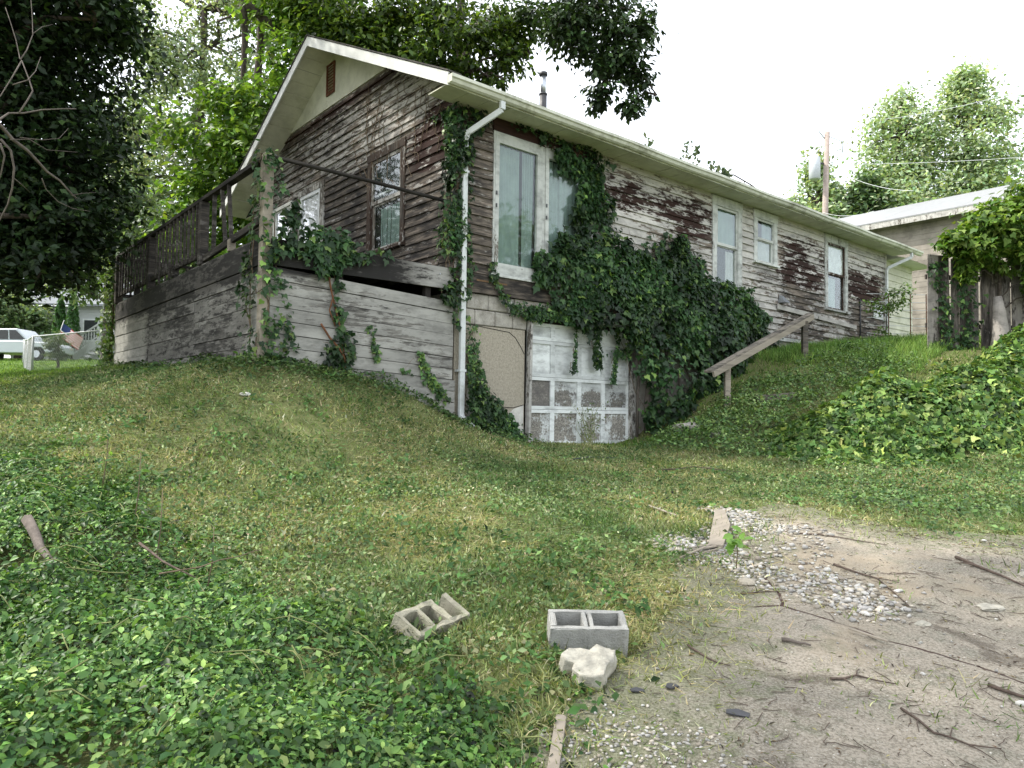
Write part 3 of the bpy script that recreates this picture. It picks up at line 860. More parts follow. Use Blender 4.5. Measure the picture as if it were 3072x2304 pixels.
# long wall: pair of tall glazed doors
def tall(s0, s1, name, label, curtains=True):
    mb = MB(); z0, z1 = 3.765, 6.03
    rbox(mb, FL, s0, s0 + .075, -.01, .05, z0, z1); rbox(mb, FL, s1 - .115, s1, -.01, .05, z0, z1)
    rbox(mb, FL, s0 + .075, s1 - .115, -.01, .05, z1 - .17, z1); rbox(mb, FL, s0 + .075, s1 - .115, -.01, .05, z0, z0 + .185)
    w = mb.build(name, M['whitetrim'], H, wear=lambda a, b, z: (.86 if z > 4 else .62, .6, .25), label=label)
    mb = MB(); rbox(mb, FL, s0 + .075, s1 - .115, .010, .016, z0 + .185, z1 - .17); mb.build('pane', M['glass'], w)
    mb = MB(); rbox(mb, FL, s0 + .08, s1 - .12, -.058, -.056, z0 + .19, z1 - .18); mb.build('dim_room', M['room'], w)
    cloth(FL, s0 + .08, s0 + .55, 3.95, 5.85, -.035, w, 'curtain', 4, .014, taper=.02)
    if curtains: cloth(FL, s0 + .60, s1 - .15, 3.95, 5.85, -.03, w, 'curtain', 5, .012, taper=-.03)
    else: cloth(FL, s0 + .38, s1 - .13, 3.95, 5.85, -.035, w, 'curtain', 7, .004)
    for z in (4.85, 5.05): 
        mb = MB(); rbox(mb, FL, s0 + .01, s0 + .035, .05, .06, z - .03, z + .03); mb.build('hinge', M['iron'], w)
    return w
tall(.69, 1.69, 'glazed_door', 'tall white glazed door with pale green curtains')
tall(1.76, 2.93, 'glazed_door', 'tall white glazed door half hidden by ivy', False)
mb = MB(); rbox(mb, FL, 1.692, 1.758, -.01, .035, 3.765, 6.03); rbox(mb, FL, .655, .688, -.01, .045, 3.765, 6.06); rbox(mb, FL, 2.932, 2.965, -.01, .045, 3.765, 6.06)
mb.build('door_mullion', M['whitetrim'], H, wear=(.78, .5, .35))
mb = MB(); rbox(mb, FL, .64, 2.98, -.01, .05, 6.035, 6.245); mb.build('door_header', M['siding'], H, wear=(.12, 1, .3))
mb = MB(); rbox(mb, FL, .60, 3.02, -.01, .085, 3.725, 3.762); mb.build('door_sill', M['whitetrim'], H, wear=(.8, .4, .4))

w, i0, i1 = hung(FL, 6.51, 7.60, 4.33, 6.22, 5.19, cas=.15, cas_top=.20, mat='whitetrim', wear=(.72, .3, .45), sw=(.85, .2, .3), sash_w=.05, label='tall white sash window with a ragged curtain')
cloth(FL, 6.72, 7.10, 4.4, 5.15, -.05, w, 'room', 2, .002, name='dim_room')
cloth(FL, 7.08, 7.40, 4.4, 5.12, -.045, w, 'curtain_pale', 3, .006)
cloth(FL, 6.72, 7.40, 5.24, 5.98, -.03, w, 'curtain', 4, .003, name='blind')
w, i0, i1 = hung(FL, 8.08, 9.05, 5.06, 6.22, 5.56, cas=.13, cas_top=.18, mat='whitetrim', wear=(.78, .2, .3), sw=(.88, .1, .2), label='small white sash window')
cloth(FL, 8.22, 8.9, 5.10, 5.56, -.05, w, 'curtain_pale', 3, .003, name='blind')
cloth(FL, 8.5, 8.9, 5.6, 5.98, -.03, w, 'curtain', 2, .003, name='blind')
w, i0, i1 = hung(FL, 11.32, 12.54, 4.33, 6.22, 5.22, cas=.15, cas_top=.20, mat='whitetrim', wear=(.62, .5, .5), sash_mat='trim', sw=(.35, .95, .2), label='narrow window with rusty brown lower sash')
cloth(FL, 11.5, 12.36, 5.26, 6.0, -.012, w, 'plaster', 2, .001, name='blind')
cloth(FL, 11.5, 12.0, 4.4, 5.15, -.045, w, 'curtain', 2, .003)

# boards along the foot of the wall
mb = MB(); rbox(mb, FL, -.04, 4.12, -.01, .055, 3.43, 3.722)
mb.build('skirt_board', M['siding'], H, wear=(.05, .35, .8))
MB().box(.34, .95, -.058, -.054, 3.61, 3.635).build('bare_split', mat_simple('split_wood', (.15, .09, .045), .8, .4, 30), H)
mb = MB(); rbox(mb, FL, 8.9, 12.5, -.01, .06, 3.345, 3.428); mb.build('water_table', M['whitetrim'], H, wear=(.7, .2, .5))
# a length of white board that has slipped down
mb = MB(); mb.bar((9.0, -.075, 4.12), (10.9, -.06, 4.06), .02, .11); mb.build('slipped_board', M['siding'], H, wear=(.85, .2, .3))
mb = MB(); mb.bar((10.92, -.075, 4.05), (12.9, -.09, 3.97), .02, .10); mb.build('slipped_board', M['siding'], H, wear=(.7, .2, .4))
mb = MB(); rbox(mb, FL, 14.05, 14.64, .03, .045, 4.33, 4.74); mb.build('patch_panel', M['downspout'], H)
mb = MB(); mb.hexa([(9.10, -.03, 4.22), (9.32, -.03, 4.22), (9.32, -.22, 4.22), (9.10, -.22, 4.22), (9.13, -.03, 4.40), (9.29, -.03, 4.40), (9.29, -.05, 4.40), (9.13, -.05, 4.40)]); mb.build('dryer_vent_hood', M['steel'], H)
MB().tube([(13.2, -.06, 4.75), (13.2, -.06, 3.5)], .022).build('conduit', M['iron'], H)

# foundation
FZ = .85
MB().box(-.02, 1.38, .0, .25, FZ, 2.935).build('stucco_wall', M['stucco'], H)
for r_, (z0, z1, xs) in enumerate(((2.942, 3.178, (-.02, .36, .76, 1.12, 1.42)), (3.184, 3.424, (-.02, .20, .62, 1.02)))):
    for i in range(len(xs) - 1):
        j = rr.uniform(-.006, .006)
        MB().box(xs[i] + .004, xs[i + 1] - .004, j - .004, .25, z0 + .003, z1 - .003).build('foundation_block', M['block'], H, bevel=.012)
MB().box(1.035, 1.15, .01, .2, 3.19, 3.42).build('foundation_block', M['plaster'], H, bevel=.01)
mb = MB(); mb.prism([(.25, -.012, 1.2), (.62, -.012, 1.25), (.52, -.012, 1.62), (.40, -.012, 1.9), (.28, -.012, 2.1), (.22, -.012, 1.8)], (0, .014, 0)); mb.build('plaster_patch', M['plaster'], H)
mb = MB(); mb.prism([(.95, -.010, 1.1), (1.36, -.010, 1.1), (1.36, -.010, 1.72), (1.15, -.010, 1.66), (.98, -.010, 1.5)], (0, .014, 0)); mb.build('plaster_patch', M['plaster'], H)
mb = MB(); mb.box(1.16, 4.12, -.035, .02, 3.17, 3.26); mb.build('lintel_board', M['whitetrim'], H, wear=(.8, .3, .4))
mb = MB(); mb.box(1.16, 4.12, -.005, .22, 3.262, 3.424); mb.build('lintel_block', M['block'], H)
MB().box(4.02, LEN, .0, .25, FZ, 3.343).build('foundation_wall', M['block'], H)
MB().box(-.0, .25, .26, WID, FZ, 3.42).build('foundation_wall', M['block'], H)
# crack lines in the stucco: thin dark grooves standing for open joints
mb = MB(); mb.tube([(0, -.002, 2.945), (.4, -.003, 2.93), (.75, -.002, 2.90), (1.05, -.003, 2.88), (1.18, -.002, 2.80), (1.30, -.003, 2.66), (1.37, -.002, 2.55)], .006, 5); mb.build('wall_crack', M['backing'], H); mb = MB(); mb.tube([(.62, -.002, 1.74), (.9, -.003, 1.69), (1.15, -.002, 1.68), (1.37, -.003, 1.73)], .006, 5)
mb.build('wall_crack', M['backing'], H)

# ---- garage door
GD = M['door']
G0, G1 = 1.50, 4.00
mb = MB(); mb.bar((1.43, -.045, 1.05), (1.455, -.05, 3.10), .05, .09, up=(0, 1, 0)); mb.build('door_jamb', M['trim'], H, wear=(.55, .3, .6))
mb = MB(); mb.box(4.0, 4.1, -.03, .1, 1.02, 3.14); mb.build('door_jamb', M['trim'], H, wear=(.5, .3, .6))
MB().box(1.40, 4.08, .14, .16, .9, 3.17).build('garage_interior', M['backing'], H)
rows = [(1.07, 1.66), (1.665, 2.20), (2.205, 2.81), (2.815, 3.10)]
cols_x = [(1.555, 2.02), (2.115, 2.66), (2.755, 3.27), (3.365, 3.95)]
def gwear(a, b, z):
    if z < 1.68: return (.42, .2, .1)
    if z < 2.0: return (.40, .5, .5)
    if z < 2.22: return (.60, .4, .5)
    if z < 2.45: return (.80, .3, .3)
    return (1.0, .05, .0)
for ri, (z0, z1) in enumerate(rows):
    mb = MB(); r_ = .055
    mb.box(G0, G1, .06, .1, z0, z0 + r_); mb.box(G0, G1, .06, .1, z1 - r_, z1)
    xs = [G0] + [v for c in cols_x for v in c] + [G1]
    for q in range(0, len(xs), 2): mb.box(xs[q], xs[q + 1], .06, .1, z0 + r_, z1 - r_)
    sec = mb.build('garage_door_section', GD, H, wear=lambda a, b, z: (.85 if z < 1.7 else 1.0, .1, .05))
    for x0, x1 in cols_x:
        mb = MB(); nx, nz = 3, 4; vs = []
        for j in range(nz + 1):
            for i in range(nx + 1): vs.append((x0 + (x1 - x0) * i / nx, .083, z0 + r_ + (z1 - z0 - 2 * r_) * j / nz))
        mb.add(vs, [(j * (nx + 1) + i, j * (nx + 1) + i + 1, (j + 1) * (nx + 1) + i + 1, (j + 1) * (nx + 1) + i) for j in range(nz) for i in range(nx)])
        mb.build('panel', GD, sec, wear=(lambda a, b, z: gwear(a, b, z)) if not (ri == 1 and x0 < 1.6) else (lambda a, b, z: (.20, .6, .5)))
MB().box(3.16, 3.18, .05, .058, 2.86, 2.98).build('door_handle', M['iron'], H)

# ---- extension beyond the far corner
z = 3.62
while z < 6.1:
    mb = MB(); mb.hexa([(LEN + .04, .20, z), (17.3, .20, z), (17.3, .26, z), (LEN + .04, .26, z), (LEN + .04, .222, z + .20), (17.3, .222, z + .20), (17.3, .26, z + .20), (LEN + .04, .26, z + .20)])
    mb.build('extension_board', M['soffit'], H); z += .2
MB().box(LEN + .01, 17.3, .262, 5.0, 2.6, 6.2).build('extension_wall', M['backing'], H)
MB().box(LEN + .04, 17.2, .22, .3, 2.8, 3.615).build('extension_foundation', mat_simple('brick_red', (.22, .12, .085), .9, .4, 12), H)
mb = MB(); mb.prism([(LEN + .6, -.30, 6.18), (LEN + .6, 2.5, 7.2), (LEN + .6, 5.3, 6.18)], (2.2, 0, 0)); mb.build('extension_roof', M['fascia'], H)
# ---- flue pipe
mb = MB(); mb.tube([(3.36, 1.8, 7.40), (3.36, 1.8, 8.02)], .075, 14); fl = mb.build('flue_pipe', M['iron'], H)
mb = MB(); mb.tube([(3.36, 1.8, 8.02), (3.36, 1.8, 8.40)], .055, 14); mb.build('flue_liner', M['steel'], fl)
mb = MB(); mb.tube([(3.36, 1.8, 8.385), (3.36, 1.8, 8.40), (3.36, 1.8, 8.46), (3.36, 1.8, 8.47)], [.04, .085, .085, .06], 14); mb.tube([(3.36, 1.8, 8.00), (3.36, 1.8, 8.03)], .085, 14); mb.build('flue_cap', M['iron'], fl)

# ================================================================== DECK
D = empty('wooden_deck', (CX, CY, 0), TH, label='raised weathered timber deck with boarded sides and a broken baluster railing', cat='deck')
DA, DB = -2.93, 7.98
def wear_deck(a, b, z):
    n = math.sin(b * 3.1 + z * 2.3) * .5 + math.sin(b * 1.3 - z * 4.1) * .5
    if a < DA + .08 and b > .12:
        if z > 3.38: return (.40 + .2 * n, .2, 1.3)
        if b > 5.3: return (.72, .2, .3 + .3 * n)
        return (.50 + .15 * n, .2, .95)
    if z > 3.36: return (.28 + .35 * sm(a, -1.4, -.3), .15, 1.5 - 1.1 * sm(a, -1.5, -.2))
    return (.62 + .12 * math.sin(a * 2.2 + z * 5), .15, .36 + .2 * math.sin(a * 1.7 - z * 7))
rd = random.Random(11)
# outer side, boards in three lengths; each board its own
for k in range(7):
    zt = 3.388 - k * .1665; zb = zt - .158
    for b0, b1 in ((.09, 2.66), (2.665, 5.29), (5.295, DB)):
        j = rd.uniform(-.006, .006); j2 = rd.uniform(-.008, .008)
        mb = MB(); o = rd.uniform(0, .008)
        n = 6
        for i in range(n):
            s0 = b0 + (b1 - b0) * i / n; s1 = b0 + (b1 - b0) * (i + 1) / n
            q0 = j + (j2 - j) * i / n; q1 = j + (j2 - j) * (i + 1) / n
            mb.hexa([(DA - o - .028, s0, zb + q0), (DA - o, s0, zb + q0), (DA - o, s1, zb + q1), (DA - o - .028, s1, zb + q1), (DA - o - .028, s0, zt + q0), (DA - o, s0, zt + q0), (DA - o, s1, zt + q1), (DA - o - .028, s1, zt + q1)])
        mb.build('board', M['deck'], D, wear=wear_deck)
for b0, b1 in ((.09, 4.2), (4.205, DB)):
    mb = MB(); n = 10
    for i in range(n):
        s0 = b0 + (b1 - b0) * i / n; s1 = b0 + (b1 - b0) * (i + 1) / n
        mb.box(DA - .045, DA - .005, s0, s1, 3.402, 3.725)
    mb.build('fascia_board', M['deck'], D, wear=wear_deck)
# near side: the boards sag towards the downspout
def front(mb, z0l, z1l, z0r, z1r, x0=DA + .06, x1=-.075, y=-.03, th=.028, n=7):
    for i in range(n):
        t0, t1 = i / n, (i + 1) / n
        a0, a1 = x0 + (x1 - x0) * t0, x0 + (x1 - x0) * t1
        mb.hexa([(a0, y - th, z0l + (z0r - z0l) * t0), (a1, y - th, z0l + (z0r - z0l) * t1), (a1, y, z0l + (z0r - z0l) * t1), (a0, y, z0l + (z0r - z0l) * t0),
                 (a0, y - th, z1l + (z1r - z1l) * t0), (a1, y - th, z1l + (z1r - z1l) * t1), (a1, y, z1l + (z1r - z1l) * t1), (a0, y, z1l + (z1r - z1l) * t0)])
for k in range(10):
    zt = 3.385 - k * .1665; zb = zt - .1575; dr = -.150
    mb = MB(); front(mb, zb, zt, zb + dr + rd.uniform(-.005, .005), zt + dr + rd.uniform(-.004, .004), x0=DA + .06 if k < 8 else DA + 1.0, x1=-.085 + (.05 if k > 6 else 0), y=-.03 + rd.uniform(-.008, .004))
    mb.build('board', M['deck'], D, wear=wear_deck)
mb = MB(); front(mb, 3.40, 3.73, 3.42, 3.728, x0=DA + .06, x1=-.10, y=-.035, th=.04)
mb.build('fascia_board', M['deck'], D, wear=wear_deck)
for a in (-2.7, -.35): 
    MB().tube([(a, -.078, 3.62), (a, -.09, 3.62)], .009).build('bolt', M['steel'], D)
# floor boards, seen edge on
for i in range(18):
    a0 = DA - .03 + i * .1625
    MB().box(a0, a0 + .155, .0, DB + .02, 3.728, 3.752).build('floor_board', M['deck'], D, wear=(.3, .2, .8))
MB().box(DA + .35, DA + .40, .15, DB - .1, 3.50, 3.726).build('joist', M['dark_wood'], D)
MB().box(-1.5, -1.45, .15, DB - .1, 3.50, 3.726).build('joist', M['dark_wood'], D)
MB().box(DA + .02, -.1, DB - .03, DB, 2.2, 3.725).build('end_skirt', M['deck'], D, wear=(.4, .2, .6))
for a in (-.5, -1.9):
    MB().box(a - .045, a + .045, .0, .09, 1.2, 3.45).build('support_post', M['dark_wood'], D)

RW = M['rail_wood']
def post(a, b, z0, z1, w=.1, lean=0.0, mat=None, wear=(.3, .4, .6), name='post', nm=None):
    mb = MB(); mb.hexa([(a - w / 2, b - w / 2, z0), (a + w / 2, b - w / 2, z0), (a + w / 2, b + w / 2, z0), (a - w / 2, b + w / 2, z0),
                        (a - w / 2, b - w / 2 + lean, z1), (a + w / 2, b - w / 2 + lean, z1), (a + w / 2, b + w / 2 + lean, z1), (a - w / 2, b + w / 2 + lean, z1)])
    return mb.build(name, mat or RW, D, wear=wear, bevel=.005)
post(DA + .015, .02, 2.0, 4.80, .125, mat=M['old_wood'], wear=(.75, .2, .35), name='corner_post')
post(DA - .005, 2.42, 3.745, 4.70, .125)
post(DA - .005, 5.35, 3.745, 4.69, .125)
post(DA - .005, 7.90, 3.745, 4.74, .14)
post(DA - .005, 3.85, 3.755, 3.90, .10); post(DA - .005, 6.35, 3.755, 3.89, .10)
post(DA - .005, 1.18, 3.755, 3.92, .09, mat=M['old_wood'], wear=(.6, .3, .4))
# far end rail posts
post(-1.5, 7.92, 3.745, 4.70, .1); post(-.12, 7.92, 3.745, 4.70, .1)
mb = MB(); mb.bar((DA - .005, .05, 4.745), (DA - .005, 3.95, 4.735), .10, .055); mb.build('top_rail', RW, D, wear=(.2, .4, .8))
mb = MB(); mb.bar((DA - .005, 3.95, 4.728), (DA - .005, 7.96, 4.74), .10, .055); mb.build('top_rail', RW, D, wear=(.2, .4, .8))
mb = MB(); mb.bar((DA - .005, 2.49, 3.915), (DA - .005, 5.29, 3.92), .045, .075); mb.build('lower_rail', RW, D, wear=(.3, .4, .7))
mb = MB(); mb.bar((DA - .005, 5.41, 3.92), (DA - .005, 7.84, 3.93), .045, .075); mb.build('lower_rail', RW, D, wear=(.3, .4, .7))
mb = MB(); mb.bar((DA - .005, .09, 3.985), (DA - .005, 2.36, 3.83), .05, .09); mb.build('lower_rail', RW, D, wear=(.3, .4, .7))
mb = MB(); mb.bar((DA + .05, 7.92, 4.70), (-.1, 7.92, 4.70), .09, .05); mb.build('top_rail', RW, D, wear=(.2, .4, .8))
mb = MB(); mb.bar((DA + .05, 7.92, 3.93), (-.1, 7.92, 3.93), .045, .07); mb.build('lower_rail', RW, D, wear=(.3, .4, .8))
def baluster(a, b0, b1, z0, z1, w=.036):
    mb = MB(); mb.bar((a, b0, z0), (a, b1, z1), w, w, up=(1, 0, 0)); mb.build('baluster', RW, D, wear=(.35, .4, .55))
for i in range(13):
    b = 2.66 + i * .205 
    if i in (12,): continue
    baluster(DA - .03 + .0, b + rd.uniform(-.01, .01), b + rd.uniform(-.01, .01), 3.88 if i not in (7, 10) else 3.76, 4.712)
for i in range(10):
    b = 5.6 + i * .23
    baluster(DA - .03, b + rd.uniform(-.01, .01), b + rd.uniform(-.01, .01), 3.88, 4.712)
baluster(DA - .01, 1.92, 1.93, 3.90, 4.715, .05); baluster(DA - .01, 1.42, 1.62, 3.93, 4.715, .045); baluster(DA - .01, 1.18, 1.34, 3.95, 4.715, .045)
for i in range(12): baluster_b = i; mb = MB(); a = DA + .22 + i * .22; mb.bar((a, 7.90, 3.96), (a, 7.90, 4.68), .036, .036, up=(0, 1, 0)); mb.build('baluster', RW, D, wear=(.35, .4, .55))
# long thin handrail from the corner post to the house wall
mb = MB(); mb.tube([(DA + .05, -.01, 4.775), (-1.5, -.02, 4.76), (-.10, -.01, 4.735)], .027, 7); mb.build('handrail', RW, D, wear=(.15, .5, .8))

# ================================================================== STEP HANDRAIL on the bank
def A(a, b): return W(a, b)
def hbar(mb, p, q, w, h, **k): mb.bar(p, q, w, h, **k)
hr = empty('step_handrail', (3.9, 13.0, gz(3.9, 13.0)), label='sloping grey timber handrail on two short posts beside the bank', cat='handrail')
o = hr.location
def loc(p): return (p[0] - o.x, p[1] - o.y, p[2] - o.z)
MB().bar(loc((3.86, 13.02, 1.75)), loc((3.86, 13.02, 2.50)), .10, .10, up=(0, 1, 0)).build('post', M['old_wood'], hr, wear=(.6, .3, .4), bevel=.005)
MB().bar(loc((6.06, 15.03, 2.60)), loc((6.06, 15.03, 3.58)), .11, .11, up=(0, 1, 0)).build('post', M['old_wood'], hr, wear=(.3, .5, .7), bevel=.005)
_a, _b = Vector((3.40, 12.62, 2.36)), Vector((6.30, 15.32, 3.78))
MB().bar(loc(_a), loc(_b), .15, .038).build('cap_board', M['old_wood'], hr, wear=(.5, .3, .6))
_s = Vector((.04, -.05, -.075))
MB().bar(loc(_a + _s + Vector((.06, .05, .03))), loc(_b + _s), .04, .105).build('side_board', M['old_wood'], hr, wear=(.75, .3, .3))

# ================================================================== IVY ON THE HOUSE
IVC = [(.017, .042, .015), (.030, .072, .024), (.060, .12, .036), (.13, .21, .05)]
def ivy_patch(name, poly, n, depth, label, size=.085, w=(.38, .36, .2, .06), plane='L', seed=1, edge=.1, stems=14, cat='ivy', cols=IVC, droop=1.0, tz=0):
    """leaves hung over a wall-plane polygon (s,z); depth(s,z) = how far the mass stands off"""
    rng = np.random.default_rng(seed)
    P_ = np.array(poly); lo = P_.min(0) - .15; hi = P_.max(0) + .15
    S = []; Z = []
    got = 0
    while got < n:
        s = rng.uniform(lo[0], hi[0], n * 2); z = rng.uniform(lo[1], hi[1], n * 2)
        d = sdist(s, z, poly) + edge * snoise(s, z, 6.0, seed) + .5 * edge * rng.normal(0, 1, len(s))
        ok = (d > 0) & (rng.uniform(0, 1, len(s)) < .30 + .70 * (snoise(s, z, 4.0, seed + 3) > -.25))
        if n > 9000: ok &= rng.uniform(0, 1, len(s)) < np.where((z < 2.95) & (s < 5.6), .38, 1)
        S.append(s[ok]); Z.append(z[ok]); got += ok.sum()
    s = np.concatenate(S)[:n]; z = np.concatenate(Z)[:n]
    dp = depth(s, z) * (1 + .35 * snoise(s, z, 3.2, seed + 9))
    dp = np.maximum(dp, .02)
    off = .05 + dp * rng.uniform(.35, 1.0, n) ** .6
    # outward normal follows the lumps of the mass
    e = .08
    gs = (depth(s + e, z) * (1 + .35 * snoise(s + e, z, 3.2, seed + 9)) - dp) / e
    gz_ = (depth(s, z + e) * (1 + .35 * snoise(s, z + e, 3.2, seed + 9)) - dp) / e
    if plane == 'L': P = np.stack([s, -off, z], 1); N = np.stack([-gs * .7, -np.ones(n), -gz_ * .7 + .45], 1)
    else: P = np.stack([-off, s, z], 1); N = np.stack([-np.ones(n), -gs * .7, -gz_ * .7 + .45], 1)
    t = empty(name, (CX, CY, 0), TH, label=label, cat=cat)
    if tz: t.location = (CX, CY, 0)
    col = np.clip(palette(n, cols, w, .25, rng) * np.clip(1 + .45 * snoise(s, z, 2.3, seed + 7) + .25 * (s - s.mean()) / (np.ptp(s) + .1) * (n > 9000), .35, 2.2)[:, None], .004, .5)
    me = leaf_mesh('leaves', P, N, size * rng.uniform(.55, 1.3, n), 'ivy', col, down=(0, 0, -droop), jit=.42, rng=rng)
    link('leaves', me, M['ivy'], t, kind='stuff')
    mb = MB()
    for i in range(stems):
        j, k = rng.integers(0, n, 2)
        if abs(s[j] - s[k]) > 1.6 or abs(z[j] - z[k]) > 2.2: continue
        pts = []
        for q in range(6):
            u = q / 5; ss = s[j] + (s[k] - s[j]) * u + rng.normal(0, .04); zz = z[j] + (z[k] - z[j]) * u + rng.normal(0, .04)
            pts.append((ss, -.05, zz) if plane == 'L' else (-.05, ss, zz))
        mb.tube(pts, .007, 4, cap=False)
    if mb.v: mb.build('stems', M['stem'], t, kind='stuff')
    return t

MAIN = [(1.70, 6.10), (2.35, 6.02), (3.02, 5.98), (3.12, 5.45), (3.25, 5.10), (3.68, 4.66), (4.35, 4.66), (4.75, 4.95), (5.40, 5.02), (5.93, 4.58), (6.5, 4.22), (7.1, 4.20), (7.5, 4.32), (7.85, 4.1), (8.3, 3.66), (9.0, 3.25), (9.5, 2.9),
        (8.5, 2.4), (7.0, 2.0), (5.9, 1.6), (4.9, 1.2), (4.3, 1.05), (4.05, 1.6), (4.0, 2.45), (3.72, 3.02), (3.2, 3.12), (2.7, 3.10), (2.1, 3.36), (1.62, 3.70), (1.62, 4.10), (1.90, 4.35), (2.25, 4.62), (2.50, 5.0), (2.52, 5.4), (2.30, 5.75), (1.9, 5.92)]
def dmain(s, z):
    return .07 + .16 * np.exp(-((s - 3.2) / 1.0) ** 2) * (z < 4.8) + .42 * np.exp(-((s - 5.9) / 1.9) ** 2) * (1 - 1 / (1 + np.exp(-(z - 4.25) * 5))) + .35 * np.exp(-((s - 5.4) / 1.5) ** 2) * np.exp(-((z - 1.6) / 1.0) ** 2)
ivy_patch('ivy', MAIN, 19000, dmain, 'great mass of ivy spilling over the glazed door and the garage door corner', .115, seed=2, stems=60, edge=.16)
mb = MB()
for pts, r_ in (([(4.35, -.10, 1.2), (4.30, -.14, 1.8), (4.38, -.12, 2.4), (4.30, -.16, 3.0), (4.5, -.2, 3.6)], .06), ([(4.75, -.12, 1.4), (4.82, -.16, 2.0), (4.75, -.18, 2.6), (4.95, -.2, 3.2)], .045), ([(4.5, -.10, 1.3), (4.62, -.14, 2.2), (4.55, -.2, 3.1)], .03), ([(5.2, -.2, 1.7), (5.1, -.25, 2.4), (5.3, -.3, 3.0)], .025), ([(4.12, -.06, 1.15), (4.1, -.08, 1.9), (4.16, -.08, 2.7)], .022)):
    mb.tube(pts, [r_, r_ * .95, r_ * .85, r_ * .7, r_ * .6][:len(pts)], 7)
mb.build('old_stem', M['pale_bark'], bpy.data.objects['ivy'])
STR = [(.62, 3.95), (.75, 3.62), (1.0, 3.42), (1.35, 3.34), (2.1, 3.40), (3.0, 3.30), (3.0, 3.10), (2.1, 3.14), (1.5, 3.16), (1.05, 3.22), (.80, 3.42), (.62, 3.65), (.50, 3.9)]
ivy_patch('ivy', STR, 1500, lambda s, z: .05 + 0 * s, 'thin ivy strand creeping along the board above the garage lintel', .065, seed=5, edge=.05, w=(.25, .35, .3, .1))
def strand_poly(x, z0, z1, w=.06, dx=0.0): return [(x - w, z0), (x + w, z0), (x + w * .7 + dx, z1), (x - w * .7 + dx, z1)]
for i, (x, zb, w, dx, n, lb) in enumerate(((2.50, 2.32, .05, -.04, 130, 'sparse vine strand dangling over the left half of the garage door'), (2.98, 2.42, .10, .05, 420, 'thick leafy strand dangling over the middle of the garage door'), (3.55, 2.15, .07, -.1, 260, 'vine strand dangling over the right side of the garage door'))):
    ivy_patch('hanging_vine', strand_poly(x, 3.2, zb, w, dx), n, lambda s, z: .03 + 0 * s, lb, .06, seed=20 + i, edge=.03, stems=3, cat='vine', w=(.4, .3, .25, .05))
ivy_patch('hanging_vine', [(3.15, 2.72), (3.9, 2.80), (3.95, 2.6), (3.5, 2.66), (3.15, 2.62)], 110, lambda s, z: .04 + 0 * s, 'short vine runner reaching sideways across the garage door', .055, seed=24, edge=.03, stems=2, cat='vine')
# climbing up the corner and downspout
CORN = [(-.12, 6.22), (.35, 6.22), (.5, 6.12), (.3, 5.95), (.16, 5.7), (.15, 5.0), (.14, 4.4), (.20, 3.9), (.16, 3.5), (.10, 2.95), (-.06, 2.85), (-.22, 3.15), (-.36, 3.3), (-.3, 3.55), (-.22, 3.75), (-.30, 4.2), (-.22, 4.9), (-.26, 5.5), (-.2, 6.0)]
ivy_patch('ivy', CORN, 1050, lambda s, z: .10 + 0 * s, 'narrow column of ivy climbing the house corner beside the downspout', .085, seed=8, edge=.06, stems=16)
ivy_patch('ivy', [(-.05, 3.9), (.42, 3.85), (.35, 4.6), (.26, 5.4), (.30, 6.2), (.62, 7.0 - .8), (-.05, 6.25)], 520, lambda s, z: .05 + 0 * s, 'ivy on the gable side of the house corner', .085, plane='G', seed=9, edge=.06, stems=8)
ivy_patch('ivy', [(.8, 6.24), (3.1, 6.24), (3.1, 6.08), (2.0, 6.12), (.9, 6.18)], 260, lambda s, z: .10 + 0 * s, 'dark creeper fringe tucked under the eave over the glazed doors', .06, seed=10, edge=.03, stems=5)
# bare stems spread over the gable boards
rng = np.random.default_rng(31)
mb = MB()
for i in range(26):
    b = rng.uniform(.5, 2.8); z = rng.uniform(5.4, 6.6); pts = [(-.04, b, z)]
    for q in range(7):
        b += rng.normal(.02, .07); z += rng.uniform(.02, .22)
        if z > ZE + .15 + PITCH * max(b, 0): break
        pts.append((-.042, b, z))
    if len(pts) > 2: mb.tube(pts, .006, 4, cap=False)
o = mb.build('bare_creeper', M['stem'], None); o.location = (CX, CY, 0); o.rotation_euler = (0, 0, TH)
tag(o, 'leafless creeper stems clinging to the upper gable boards', 'creeper')
# foot of the downspout
ivy_patch('shrubby_vine', [(.05, 1.35), (.10, 1.9), (.30, 2.1), (.45, 1.95), (.62, 1.75), (.9, 1.55), (1.2, 1.3), (1.32, 1.1), (.7, 1.02), (.1, 1.2)], 2300, lambda s, z: .22 + 0 * s, 'dark vine tangle at the foot of the downspout', .075, seed=12, edge=.08, cat='vine')
ivy_patch('climbing_vine', [(.18, 2.9), (.30, 2.9), (.42, 2.3), (.55, 1.95), (.30, 1.8), (.18, 2.2)], 480, lambda s, z: .05 + 0 * s, 'small yellowish vine climbing the stucco beside the downspout', .055, seed=13, edge=.04, cat='vine', w=(.1, .3, .35, .25))

